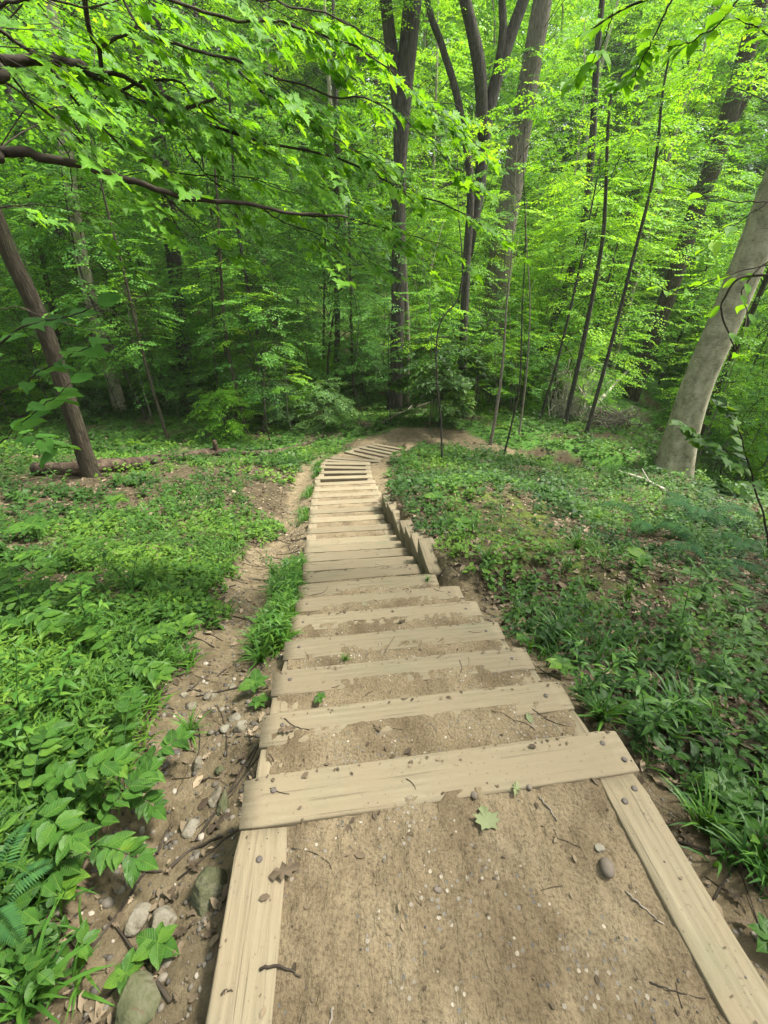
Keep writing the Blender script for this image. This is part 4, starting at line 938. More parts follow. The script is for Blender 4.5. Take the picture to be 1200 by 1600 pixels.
def gravel():
    lb = LB(); P = []; S = []
    for _ in range(4200):
        i = 0 if rs.rand() < .62 else rs.randint(1, 9)
        if i == 0:
            x, y = rs.uniform(-.38, 1.0), rs.uniform(-.3, .88)
            if rs.rand() > .35 + .65 * math.exp(-((x - .25 + .15 * y) / .25) ** 2) + .8 * (x > .62): continue
        else:
            A, B = STEPS[i]; p = A + (B - A) * rs.rand(); b = rs.uniform(.0, .34); x, y = p[0] + .1 * b, p[1] - b
            if b < .14 and rs.rand() < .75: continue
        zz = surf(x, y); zt = 0 if i == 0 else STEPS[i][0][2]
        if abs(zz - zt) < .006 and rs.rand() < .85: continue
        P.append((x, y, zz)); S.append(rs.gamma(1.5, .0016) + .0013)
    for _ in range(5200):
        y = rs.uniform(-.3, 9) * rs.rand() ** .4; x = left_x(y) - rs.uniform(.03, .85)
        if path_mask(np.array([x]), np.array([y]))[0] < rs.rand() * .9: continue
        P.append((x, y, gz(x, y))); S.append(rs.gamma(1.8, .006) + .004)
    for _ in range(900):
        y = rs.uniform(.2, 3.2); x = right_x(y) + rs.uniform(.03, .5); P.append((x, y, gz(x, y))); S.append(rs.gamma(1.8, .005) + .003)
    P = np.array(P); S = np.minimum(np.array(S), .05); n = len(P); a = rs.uniform(0, 6.28, n)
    d = np.stack((np.cos(a), np.sin(a), rs.normal(0, .2, n)), 1); nr = np.stack((rs.normal(0, .2, n), rs.normal(0, .2, n), np.ones(n)), 1)
    lb.add(PEB, P + (0, 0, .0) , d, nr, S, np.clip(rs.gamma(2, .19, n), 0, 1)); stuff('gravel', lb.mesh('gravel', M_PEB))
gravel()
def twig_scatter():
    tb = TB()
    def tw(x, y, L, r, st=False):
        a = rs.uniform(0, 6.28); k = rs.uniform(-.5, .5); pts = []
        for t in np.linspace(-.5, .5, 5):
            px = x + math.cos(a + k * t) * L * t; py = y + math.sin(a + k * t) * L * t
            pts.append((px, py, (surf(px, py) if st else gz(px, py)) + r))
        tb.tube(pts, np.linspace(r, r * .5, 5), 5)
    for _ in range(380):
        y = rs.uniform(-.2, 9) * rs.rand() ** .3; x = left_x(y) - rs.uniform(.05, 1.5); tw(x, y, rs.uniform(.06, .4), rs.uniform(.0015, .006))
    for _ in range(420):
        y = rs.uniform(.1, 9) * rs.rand() ** .3; x = right_x(y) + rs.uniform(.05, 3); tw(x, y, rs.uniform(.06, .4), rs.uniform(.0015, .006))
    for _ in range(230):
        i = rs.randint(0, 18); A, B = STEPS[i]; p = A + (B - A) * rs.rand(); b = rs.uniform(.02, .34) if i else rs.uniform(.05, 1.1); tw(p[0], p[1] - b, rs.uniform(.015, .09), rs.uniform(.0007, .0018), True)
    me = tb.mesh('fallen_twigs', B_TWIG); stuff('fallen_twigs', me)
twig_scatter()

# ------------------------------------------------------------------ twigs, stones and leaves one could pick up
def twig(name, label, pts, r, mat=B_TWIG, cat='twig', lift=1.0, group=None):
    r *= .78
    W = [on_stair(*p) for p in pts]; c = W[0]; P = curve([w - c + (0, 0, r * lift) for w in W], 14)
    P = P + (fbm(np.arange(len(P)) * .9, np.full(len(P), c[0] * 9), 2, 5)[:, None] - .5) * r * np.array((2.5, 2.5, .4))
    tb = TB(); tb.tube(P, np.linspace(r, r * .55, len(P)), 8, .15); o = mobj(name, tb.mesh(name, mat), None, c); return tag(o, label, cat, group)
twig('twig', 'short straight grey twig on the dirt near the green torn leaf', [(843, 1245), (858, 1264), (871, 1282)], .0032, B_GREYTWIG)
twig('twig', 'thin dark twig lying across the dirt right of the small twig pair', [(865, 1308), (885, 1315), (908, 1324)], .0018)
twig('twig', 'longest pale straight twig on the dirt by the right edge board', [(977, 1392), (1005, 1418), (1036, 1446)], .0033, B_GREYTWIG)
twig('twig', 'dark forked-looking twig near the bottom right edge board', [(1015, 1534), (1050, 1548), (1102, 1562)], .0022)
twig('twig', 'curved thin twig on the dirt beside the crumpled brown leaf', [(456, 1326), (488, 1332), (512, 1347), (518, 1358)], .0018)
twig('twig', 'knobbly short bark-covered twig across the inner edge of the left board', [(408, 1514), (430, 1510), (455, 1517), (469, 1528)], .0042)
twig('twig', 'tiny curled twig near the outer edge of the left board', [(347, 1554), (352, 1548), (364, 1549)], .003)
twig('twig', 'pale stub of twig sticking from the dirt at the bottom centre', [(519, 1576), (517, 1590), (516, 1606)], .004, B_GREYTWIG)
twig('twig', 'dark twig lying on the left end of the second step', [(444, 1123), (462, 1136), (484, 1141)], .0028)
twig('twig', 'long dark twig across the right end of the second step', [(832, 1108), (858, 1126), (893, 1137)], .0025)
twig('twig', 'thin upright-lying twig on the right of the third step', [(718, 1032), (721, 1042), (720, 1052)], .002)
twig('twig', 'small twig lying on the middle of the fourth step', [(600, 1022), (608, 1008), (617, 994)], .0022)
twig('twig', 'pale narrow twig near the centre of the second step dirt', [(672, 1130), (678, 1136), (684, 1144)], .0022, B_GREYTWIG)
twig('twig', 'thin twig on the left half of the seventh step', [(487, 930), (505, 926), (513, 916)], .0025)
twig('root', 'long dark root running down the left gully beside the edge board', [(262, 1300), (240, 1352), (205, 1406), (168, 1458), (132, 1520)], .007, cat='root')
twig('dead_stick', 'stout broken brown stick lying on the left gully stones', [(268, 1362), (300, 1330), (350, 1311)], .008, cat='stick')
twig('dead_stick', 'long crooked dark stick at the right edge beside the platform board', [(1082, 1168), (1120, 1182), (1160, 1212), (1206, 1262)], .02, B_TWIG, 'stick', 3)
twig('dead_stick', 'dark rotting stick under the plants at the lower right edge', [(1165, 1310), (1185, 1350), (1212, 1392)], .022, B_ROT, 'stick', 2.5)
twig('dead_stick', 'curved pale brown stick among herbs left of the gully', [(322, 925), (314, 905), (316, 888), (326, 876)], .012, B_GREYTWIG, 'stick', .8)
def stone(label, u, v, wpx, hpx, mat, seed, sink=.35, flat=.55, name='stone', onst=False, ang=0):
    g = on_stair(u, v) if onst else hit(u, v); dep = np.linalg.norm(g - (0, 0, H)) * .86; s = wpx / F * dep / 2 * (.74 if onst else .85); s2 = hpx / F * dep / 2 / .8 * (.66 if onst else .85)
    k = np.random.RandomState(seed); import bmesh
    bm = bmesh.new(); bmesh.ops.create_icosphere(bm, subdivisions=4 if wpx > 40 else 3, radius=1)
    cuts = [unit(k.normal(0, 1, 3)) for _ in range(9)]; offs = k.uniform(.5, .85, 9)
    for vt in bm.verts:
        p = np.array(vt.co)
        if mat is not M_SMOOTH:
            for c_, o_ in zip(cuts, offs):
                dd = p @ c_
                if dd > o_: p = p - c_ * (dd - o_) * .95
            p = p * (1 + .10 * (vnoise(p[0] * 3 + seed, p[1] * 3 + p[2] * 2, seed) - .5))
        vt.co = (p[0] * s, p[1] * s2, p[2] * min(s, s2) * flat * 1.3)
    me = bpy.data.meshes.new(name); bm.to_mesh(me); bm.free(); me.materials.append(mat)
    for p in me.polygons: p.use_smooth = True
    o = mobj(name, me, None, g + (0, 0, min(s, s2) * flat * (1 - 2 * sink))); o.rotation_euler = (k.uniform(-.2, .2), k.uniform(-.2, .2), ang + k.uniform(-.3, .3)); tag(o, label, 'stone'); return o
M_SMOOTH = simple('smooth_pebble', [(.3, (.075, .06, .046)), (.6, (.125, .105, .082))], 14, bump=.1)
stone('rounded grey-brown pebble, largest on the dirt near the right edge board', 947, 1358, 25, 30, M_SMOOTH, 1, .15, .7, 'pebble', True)
stone('flat dark grey chip of stone just above the largest pebble', 937, 1326, 20, 14, M_STONE, 2, .3, .4, 'pebble', True)
stone('round flat greyish pebble below the front board near its middle', 741, 1243, 14, 15, M_SMOOTH, 3, .3, .5, 'pebble', True)
stone('small dark round pebble right of the torn green leaf', 827, 1231, 11, 10, M_SMOOTH, 4, .2, .6, 'pebble', True)
stone('flat pale pebble on the dirt in the middle of the platform', 684, 1390, 16, 11, M_SMOOTH, 5, .3, .4, 'pebble', True)
stone('upright mossy green stone wedged against the left edge board', 332, 1398, 52, 66, M_MOSSROCK, 6, .3, .9)
stone('pale rounded stone low in the left gully, left one of the pair', 222, 1447, 40, 36, M_STONE, 7, .35)
stone('flat tan stone low in the left gully, right one of the pair', 257, 1454, 50, 38, M_STONE, 8, .35)
stone('large mossy flat rock at the bottom edge left of the platform', 228, 1568, 84, 60, M_MOSSROCK, 9, .55, .45)
stone('greenish stone leaning by the top corner of the left edge board', 352, 1262, 26, 44, M_MOSSROCK, 10, .3, .8)
stone('square pale stone in the gully beside the corner of the front board', 338, 1250, 24, 30, M_STONE, 11, .3)
stone('grey stone below the leaf tangle in the middle of the left gully', 330, 1090, 30, 18, M_STONE, 12, .3)
stone('pale thin slab of stone on edge in the gully right of the grey stone', 364, 1076, 14, 18, M_STONE, 13, .2, .5)
stone('yellowish stone left of the grey stone in the gully', 288, 1092, 18, 15, M_STONE, 14, .3)
stone('flat tan slab below the yellowish stone in the gully', 300, 1108, 32, 16, M_STONE, 15, .35)
stone('pale greenish stone near the left end of the second step', 368, 1125, 24, 24, M_STONE, 16, .35)
stone('rough tan block beside the left end of the second step', 378, 1142, 28, 26, M_STONE, 17, .35)
stone('small pale stone at the foot of the second step on its left', 352, 1142, 20, 18, M_STONE, 18, .35)
stone('pale stone above the root tangle in the left gully', 347, 982, 18, 16, M_STONE, 19, .35)
stone('white bit of rock in the gully left of the lower steps', 455, 804, 9, 6, M_STONE, 20, .25)
stone('buried brown stone just outside the platform at lower left', 300, 1300, 34, 26, M_STONE, 21, .45)
stone('tan stone in the gully under the leafy seedling branches', 310, 1195, 26, 20, M_STONE, 22, .35)
stone('small dark stone right of the buried brown stone', 345, 1210, 22, 16, M_MOSSROCK, 23, .35)
M_PALE = leaf_mat('faded_green_leaf', (.06, .075, .035), (.10, .12, .055), (.15, .17, .08), trans=.1, rough=.7)
CRUMP = fan([(x + .05 * math.sin(9 * y), y * .8, z + .16 * abs(math.sin(8 * x + 5 * y))) for x, y, z in _sym(_oh)], (.45, 0, .12))
def flat_leaf(name, label, u, v, L, mat, tpl, tint, ang, tilt=.15):
    g = on_stair(u, v); lb = LB(); V, Fs = tpl; L *= .85
    d = np.array([(math.cos(ang), math.sin(ang), 0.)]); nr = np.array([(tilt, -tilt, 1.)])
    lb.add(tpl, np.array([(-math.cos(ang) * L / 2, -math.sin(ang) * L / 2, .006)]), d, nr, L, tint); me = lb.mesh(name, mat)
    return tag(mobj(name, me, None, g), label, 'leaf')
flat_leaf('fallen_leaf', 'torn pale green maple leaf on the dirt below the front board', 757, 1275, .085, M_PALE, MAPLE, .8, 1.7)
flat_leaf('fallen_leaf', 'small faded green leaf just above the torn green maple leaf', 806, 1233, .055, M_PALE, OAK, .8, 1.1)
flat_leaf('fallen_leaf', 'crumpled brown leaf across the inner edge of the left board', 445, 1362, .10, M_LITTER, CRUMP, .4, .3, .3)
flat_leaf('fallen_leaf', 'grey curled leaf on the left end of the second step', 448, 1142, .08, M_LITTER, CRUMP, .5, .1, .3)
flat_leaf('fallen_leaf', 'greenish leaf on the right end of the second step', 826, 1122, .06, M_PALE, OVATE, .5, 1.6)
flat_leaf('fallen_leaf', 'small brown leaf in the middle of the second step', 590, 1138, .05, M_LITTER, OAK, .5, 2.2)
flat_leaf('fallen_leaf', 'dark crumpled leaf on the fourth step', 628, 972, .06, M_LITTER, OAK, .2, .4)
flat_leaf('fallen_leaf', 'yellow leaf on the moss right of the third step', 848, 970, .07, M_GRASS, OVATE, 1.0, 1.2)
flat_leaf('fallen_leaf', 'pale orange dead leaf among the herbs on the right bank', 993, 960, .10, M_LITTER, OAK, .95, .4)
flat_leaf('fallen_leaf', 'large tan dead leaf at the right bank under the ferns', 1118, 940, .14, M_LITTER, OAK, .85, 2.6)

# ------------------------------------------------------------------ fallen wood
def log(name, label, pts, r0, r1, mat, cat='log', rough=.15, sides=16, lift=.5, stubs=()):
    W = [hit(u, v) for u, v in pts]; c = W[0]; P = curve([w - c + (0, 0, r0 * lift) for w in W], 40); tb = TB()
    rr = np.linspace(r0, r1, len(P)); tb.tube(P, rr, sides, rough, 0, 5)
    for (i, dv, rs_) in stubs: j = int(i * (len(P) - 1)); tb.tube(curve([P[j], P[j] + np.array(dv) * .5, P[j] + np.array(dv)], 6), np.linspace(rs_, rs_ * .6, 7), 9, .2)
    o = mobj(name, tb.mesh(name, mat), None, c); return tag(o, label, cat)
log('fallen_log', 'long rotten brown log lying across the left bank behind the nearest trunk', [(60, 742), (150, 738), (230, 728), (300, 718), (330, 712), (370, 712)], .14, .11, B_ROT, rough=.35, sides=20, lift=.75, stubs=[(.86, (.02, -.05, .38), .09)])
log('fallen_log', 'slim mossy log continuing toward the left side of the dirt landing', [(372, 712), (420, 710), (470, 700), (505, 682)], .08, .06, B_ROT, rough=.2, lift=.7)
log('fallen_branch', 'long grey fallen branch pointing up to the thick trunks beside the landing', [(598, 664), (622, 650), (660, 636), (690, 624)], .055, .03, B_GREYTWIG, 'branch', lift=1.6)
log('fallen_branch', 'thin pale stick crossing the long grey fallen branch', [(636, 645), (652, 628), (672, 610)], .03, .02, B_DEAD, 'branch', lift=3)
log('fallen_branch', 'pale dead branch on the herbs in front of the big beech', [(968, 742), (1000, 752), (1028, 766), (1044, 774)], .045, .03, B_DEAD, 'branch', lift=1.6, stubs=[(.5, (-.15, .2, .25), .015)])
log('fallen_branch', 'pale fallen trunk sloping up through the valley beyond the trail', [(926, 652), (960, 612), (998, 574)], .11, .08, B_DEAD, 'branch', lift=6)
def tangle(label, u, v, n, R0, hgt, seed, mat, name='root_tangle'):
    g = hit(u, v); k = np.random.RandomState(seed); tb = TB()
    for i in range(n):
        a = k.uniform(0, 6.28); b = k.uniform(0, 6.28); p0 = np.array((k.uniform(-.6, .6) * R0, k.uniform(-.3, .3) * R0, k.uniform(-.1, .3)))
        p2 = np.array((k.uniform(-1, 1) * R0, k.uniform(-.6, .6) * R0, k.uniform(.2, 1) * hgt)); p1 = (p0 + p2) / 2 + k.normal(0, .25, 3) * R0
        P = curve([p0, p1, p2, p2 + k.normal(0, .3, 3) * R0], 12); r = k.uniform(.008, .04) ** 1.0; tb.tube(P, np.linspace(r, r * .35, len(P)), 6, .1)
    o = mobj(name, tb.mesh(name, mat), None, g); return tag(o, label, 'dead branches')
tangle('pale bleached tangle of dead roots and branches between the leaning trunks', 885, 655, 70, 1.15, 2.6, 4, B_DEAD)
tangle('low brown heap of dead sticks right of the pale root tangle', 955, 668, 70, 1.2, .9, 5, B_GREYTWIG, 'brush_heap')
tangle('heap of grey dead twigs at the foot of the thickest trunk', 668, 612, 50, 1.0, 1.2, 6, B_GREYTWIG, 'brush_heap')

# ------------------------------------------------------------------ plants one could point at
def plant_meshes(kind, k):
    lb = LB(); tb = TB(); mat = M_HERB
    if kind == 'seedling':
        for s in range(5):
            a = s * 1.26 + k.uniform(-.3, .3); L = k.uniform(.22, .36); c, sn = math.cos(a), math.sin(a)
            P = curve([(0, 0, 0), (c * L * .3, sn * L * .3, L * .55), (c * L * .8, sn * L * .8, L * .75), (c * L * 1.1, sn * L * 1.1, L * .7)], 12); tb.tube(P, np.linspace(.0025, .001, len(P)), 5, cap=False)
            for j in range(4, len(P), 1):
                for sd_ in ((-1, 1) if j % 2 == 0 else ((1,) if j % 4 == 1 else (-1,))):
                    b = a + sd_ * R(k.uniform(45, 75)); d = np.array([(math.cos(b), math.sin(b), k.uniform(-.25, .1))])
                    lb.add(OVATE, P[j:j + 1], d, np.array([(k.normal(0, .15), k.normal(0, .15), 1)]), k.uniform(.06, .095), np.clip(k.normal(.5, .15), 0, 1), 1.15)
            lb.add(OVATE, P[-1:], np.array([(c, sn, -.1)]), np.array([(0, 0, 1.)]), .09, .6, 1.15)
    elif kind == 'lance':
        mat = M_GRASS
        for s in range(3):
            a = k.uniform(0, 6.28); L = k.uniform(.25, .45); P = curve([(0, 0, 0), (.03 * math.cos(a), .03 * math.sin(a), L * .5), (.12 * math.cos(a), .12 * math.sin(a), L)], 16); tb.tube(P, np.linspace(.002, .001, len(P)), 4, cap=False)
            for j in range(3, len(P)):
                for q in range(2):
                    b = j * 2.4 + q * 3.1; d = np.array([(math.cos(b), math.sin(b), k.uniform(-.1, .5))])
                    lb.add(LANCE, P[j:j + 1], d, np.array([(0, 0, 1.)]) + k.normal(0, .2, (1, 3)), k.uniform(.05, .09) * (1.15 - .5 * j / len(P)), np.clip(k.normal(.5, .2), 0, 1), 1.1)
    elif kind == 'tuft':
        mat = M_GRASS; n = 46; a = k.uniform(0, 6.28, n); el = k.uniform(.3, 1.3, n)
        d = np.stack((np.cos(a) * np.cos(el), np.sin(a) * np.cos(el), np.sin(el)), 1); nr = np.stack((-np.cos(a) * np.sin(el), -np.sin(a) * np.sin(el), np.cos(el)), 1)
        lb.add(BLADE, k.normal(0, .012, (n, 3)) * (1, 1, .1), d, nr, k.uniform(.12, .3, n), np.clip(k.normal(.5, .2, n), 0, 1), 1.2)
        tb.tube([(0, 0, -.01), (0, 0, .03)], [.006, .003], 5)
    elif kind == 'fern':
        mat = M_FERN
        for s in range(6):
            a = s * 1.05 + k.uniform(-.2, .2); L = k.uniform(.38, .55); c, sn = math.cos(a), math.sin(a)
            P = curve([(0, 0, 0), (c * L * .3, sn * L * .3, L * .45), (c * L * .7, sn * L * .7, L * .55), (c * L, sn * L, L * .4)], 30); tb.tube(P, np.linspace(.002, .0008, len(P)), 4, cap=False)
            for j in range(3, len(P)):
                t = j / len(P); sz = .085 * math.sin(math.pi * min(1, t * .9 + .12)) + .008
                for sd_ in (-1, 1):
                    b = a + sd_ * R(78 - 25 * t); lb.add(LANCE, P[j:j + 1], np.array([(math.cos(b), math.sin(b), -.1)]), np.array([(0, 0, 1.)]), sz, np.clip(k.normal(.5, .15), 0, 1), .85)
    elif kind == 'whorl':
        h = k.uniform(.1, .18); tb.tube([(0, 0, -.02), (.01, 0, h * .5), (0, 0, h)], [.003, .0025, .002], 5)
        for j in range(6):
            b = j * 1.05 + k.uniform(-.2, .2); lb.add(OVATE, np.array([(0, 0, h - .01 * (j % 2))]), np.array([(math.cos(b), math.sin(b), k.uniform(-.1, .3))]), np.array([(0, 0, 1.)]) + k.normal(0, .12, (1, 3)), k.uniform(.09, .14), np.clip(k.normal(.45, .15), 0, 1), 1.25)
    return lb.mesh('foliage', mat), tb.mesh('stem', M_GRASS)
PM = {kd: [plant_meshes(kd, np.random.RandomState(i * 7 + len(kd))) for i in range(3)] for kd in ('seedling', 'lance', 'tuft', 'fern', 'whorl')}
PNAME = {'seedling': 'seedling', 'lance': 'herb', 'tuft': 'grass_tuft', 'fern': 'fern', 'whorl': 'broadleaf_plant'}
PCAT = {'seedling': 'seedling', 'lance': 'herb', 'tuft': 'grass tuft', 'fern': 'fern', 'whorl': 'plant'}
def plant(kind, u, v, s, label, stairs=False):
    if kind == 'tuft': s *= .82
    g = on_stair(u, v) if stairs else hit(u, v); fm, sm = PM[kind][rs.randint(3)]
    r = empty(PNAME[kind], g, rs.uniform(0, 6.28), s); mobj('foliage', fm, r); mobj('stem', sm, r); return tag(r, label, PCAT[kind])
for a in [
 ('seedling', 150, 1345, .8, 'large arching seedling with pointed toothed leaves, closest plant left of the platform'),
 ('seedling', 60, 1290, .85, 'bushy seedling at the left edge just behind the closest seedling'),
 ('whorl', 115, 1400, .6, 'small plant with a rosette of leaves under the closest seedling'),
 ('seedling', 205, 1245, .75, 'seedling with pointed leaves at the edge of the gully above the closest one'),
 ('tuft', 60, 1585, 1.0, 'bright grass tuft in the bottom left corner'),
 ('whorl', 205, 1530, .38, 'tiny green sprout beside the large mossy rock'),
 ('whorl', 258, 1490, .5, 'small sprout with thin leaves between the gully stones'),
 ('fern', 2, 1425, .4, 'dark green fern frond at the left edge near the bottom'),
 ('seedling', 200, 1062, .85, 'upright light green seedling with oval leaves on the left bank'),
 ('lance', 105, 1120, 1.1, 'tall narrow-leaved herb leaning over the left bank'),
 ('lance', 60, 1190, 1.1, 'narrow-leaved herb at the left edge below the leaning herb'),
 ('lance', 150, 1010, 1.2, 'clump of narrow-leaved herbs in the middle of the left bank'),
 ('lance', 215, 945, 1.2, 'leggy narrow-leaved herb standing tall toward the upper left bank'),
 ('seedling', 55, 985, 1.1, 'broad-leaved seedling by the left edge halfway down the bank'),
 ('seedling', 110, 900, 1.1, 'seedling with rounded leaves in front of the dead leaf patch'),
 ('whorl', 290, 1000, 1.0, 'low plant with pointed leaves at the rim of the gully'),
 ('whorl', 60, 845, 1.8, 'broad-leaved plant at the far left below the fallen log'),
 ('whorl', 180, 800, 1.6, 'broad-leaved plant right of the base of the nearest trunk'),
 ('tuft', 420, 985, 1.0, 'thick bright grass tuft beside the fourth step on its left'),
 ('tuft', 408, 1035, .9, 'bright grass tuft beside the left end of the third step'),
 ('tuft', 436, 930, 1.0, 'tall grass clump by the left ends of the fifth and sixth steps'),
 ('lance', 430, 905, .9, 'leafy herb growing over the left end of the seventh step'),
 ('whorl', 402, 1080, .65, 'small heart-leaved plant left of the second step'),
 ('whorl', 408, 1108, .4, 'tiny leafy sprout at the corner of the second step'),
 ('tuft', 300, 1150, .6, 'short grass tuft in the gully left of the second step'),
 ('tuft', 262, 1050, .9, 'fine-bladed grass tuft at the edge of the left bank'),
 ('tuft', 300, 1040, .8, 'fine-bladed grass tuft nearest to the middle of the gully'),
 ('whorl', 815, 1008, .45, 'small dark-leaved sprout at the right end of the fourth step'),
 ('whorl', 872, 1055, .6, 'low sprig of leaves beside the right end of the third step'),
 ('lance', 905, 1105, .85, 'pointed-leaf plant beside the right end of the second step'),
 ('tuft', 935, 1130, .9, 'grass tuft behind the right corner of the front board'),
 ('lance', 1000, 1160, 1.0, 'tall narrow-leaved herb right of the platform corner'),
 ('tuft', 1055, 1130, 1.0, 'spreading grass tuft on the right bank above the crooked stick'),
 ('whorl', 1120, 1250, .75, 'smooth broad-leaved plant right of the platform edge board'),
 ('tuft', 1095, 1300, .8, 'long-bladed grass tuft under the smooth broad-leaved plant'),
 ('tuft', 1175, 1360, .8, 'grass tuft at the right edge beside the dark rotting stick'),
 ('whorl', 1190, 1480, .5, 'small plant at the right edge next to the platform board'),
 ('lance', 1050, 1010, 1.2, 'tall willow-leaved herb, biggest on the right bank'),
 ('lance', 1085, 960, 1.2, 'willow-leaved herb standing behind the biggest one on the right bank'),
 ('whorl', 992, 892, 1.1, 'low plant with three broad dark leaves on the leaf litter'),
 ('tuft', 980, 935, .7, 'greyish grass rosette on the litter below the three-leaved plant'),
 ('seedling', 1140, 980, .9, 'yellow-green compound-leaved seedling at the right of the bank'),
 ('lance', 1120, 1070, .9, 'small pointed-leaf herb between the right-hand seedlings'),
 ('tuft', 870, 1000, .9, 'grass tuft on the moss right of the fourth step'),
 ('tuft', 760, 880, .9, 'grass tuft on the moss near the retaining wall'),
 ('tuft', 900, 860, 1.0, 'grass tuft in the middle of the mossy slope'),
 ('fern', 1010, 835, 1.5, 'fern on the right bank with its longest frond upright'),
 ('fern', 1085, 815, 1.6, 'largest fern clump on the right bank below the beech'),
 ('fern', 1160, 860, 1.3, 'fern at the right edge above the dead leaf patch'),
 ('fern', 1105, 890, 1.1, 'low fern in front of the large fern clump'),
 ('whorl', 680, 790, 1.3, 'leafy plant on the bank just above the retaining wall'),
 ('whorl', 720, 835, 1.2, 'leafy plant right of the near end of the retaining wall'),
 ('lance', 655, 745, 1.5, 'leafy herb at the left rim of the green mound'),
 ('whorl', 498, 742, 1.2, 'green tuft of leaves left of the gapped lower steps'),
 ('seedling', 640, 720, 1.6, 'dark-leaved seedling beside the bottom steps on the landing'),
]: plant(*a)
plant('whorl', 500, 1096, .26, 'tiny green sprout growing on the third step', True)
plant('tuft', 540, 1032, .25, 'tiny grass sprig on the left half of the fourth step', True)
plant('tuft', 668, 908, .3, 'small grass sprig at the right end of the seventh step', True)

# ------------------------------------------------------------------ the maple reaching in from the left
def Y(l): return [at_y(u, v, y) for u, v, y in l]
maple = empty('maple_tree', (-5.2, 2.6, gz(-5.2, 2.6)))
tag(maple, 'maple reaching over the steps from the left with long bare limbs and lobed leaves', 'tree')
mo = np.array(maple.location)
mobj('trunk', trunk_mesh([(0, 0, -.4), (.1, 0, 2), (.2, -.1, 4.5), (.1, .2, 9)], [.2, .16, .12, .05], B_BROWN, 16, .06, .3, 3), maple)
tk = lambda h: np.array((-5.05, 2.6, mo[2] + h))
LIMB = [
 ([tk(3.5)] + Y([(-160, 92, 2.2), (0, 94, 2.3), (110, 98, 2.45), (160, 132, 2.55), (215, 157, 2.65), (268, 176, 2.75)]), .024, .009),
 ([tk(3.0)] + Y([(-160, 225, 2.1), (0, 238, 2.15), (60, 243, 2.2), (130, 258, 2.25), (190, 278, 2.3), (250, 300, 2.35), (310, 312, 2.4), (400, 320, 2.5), (470, 335, 2.6), (545, 338, 2.75)]), .021, .005),
]
TW = [
 ([(268,176,2.75),(300,166,2.75),(338,153,2.8)], .010, .006), ([(105,96,2.45),(180,120,2.6),(260,150,2.7),(300,185,2.8),(420,225,3.0),(520,240,3.1),(620,290,3.2),(700,320,3.3),(790,385,3.4)], .010, .003),
 ([(128,-30,2.4),(140,50,2.45),(155,75,2.5),(160,130,2.55)], .010, .008), ([(155,75,2.5),(185,58,2.5),(214,42,2.5),(200,15,2.5),(185,-20,2.5)], .007, .004),
 ([(214,42,2.5),(270,68,2.6),(350,90,2.7),(430,120,2.8),(520,148,2.9),(600,165,3.0),(660,215,3.1),(720,280,3.2)], .007, .002),
 ([(-40,20,2.2),(30,70,2.3),(75,103,2.35),(130,170,2.5),(190,230,2.6),(230,258,2.65),(262,330,2.8),(300,400,2.9)], .007, .002),
 ([(-40,40,2.2),(0,90,2.2),(50,165,2.4),(105,240,2.5),(112,300,2.6)], .005, .002), ([(-30,110,2.2),(40,150,2.3),(110,205,2.4),(170,265,2.5),(230,330,2.6)], .005, .002),
 ([(190,140,2.65),(240,125,2.7),(285,130,2.8),(320,175,2.9),(380,215,3.0),(470,270,3.1),(560,320,3.2)], .006, .002),
 ([(268,176,2.75),(285,220,2.8),(320,270,2.9),(370,310,3.0)], .005, .002), ([(250,300,2.75),(300,345,2.9),(350,400,3.0)], .004, .0015),
 ([(400,320,2.9),(440,345,3.0),(500,370,3.1),(570,420,3.2)], .005, .0015), ([(200,-40,2.4),(320,20,2.6),(450,40,2.8),(560,80,3.0),(640,140,3.1),(690,190,3.1)], .007, .002),
 ([(300,-40,2.6),(420,0,2.8),(530,30,3.0),(620,80,3.1)], .006, .002), ([(470,335,3.0),(560,345,3.1),(650,370,3.2),(740,400,3.3)], .004, .0015),
 ([(350,90,2.7),(420,150,2.9),(500,200,3.0),(590,260,3.1),(660,330,3.2)], .005, .0015), ([(0,10,2.3),(60,-5,2.3),(130,10,2.4),(230,-10,2.5)], .006, .002),
 ([(230,258,2.65),(300,275,2.8),(380,275,2.9),(450,300,3.0)], .004, .0015), ([(-40,330,2.6),(60,320,2.7),(160,340,2.8)], .004, .0015),
]
tbt = TB(); lb = LB(); k = np.random.RandomState(5)
for pts, r0, r1 in LIMB:
    tb = TB(); P = curve([p - mo for p in pts], 60); P = P + (fbm(np.arange(len(P)) * .5, np.full(len(P), r0 * 99), 2)[:, None] - .5) * .02
    tb.tube(P, np.linspace(r0, r1, len(P)), 12, .08); mobj('limb', tb.mesh('limb', B_TWIG), maple)
sheet_n = unit(np.array((.42, -.18, .85)))
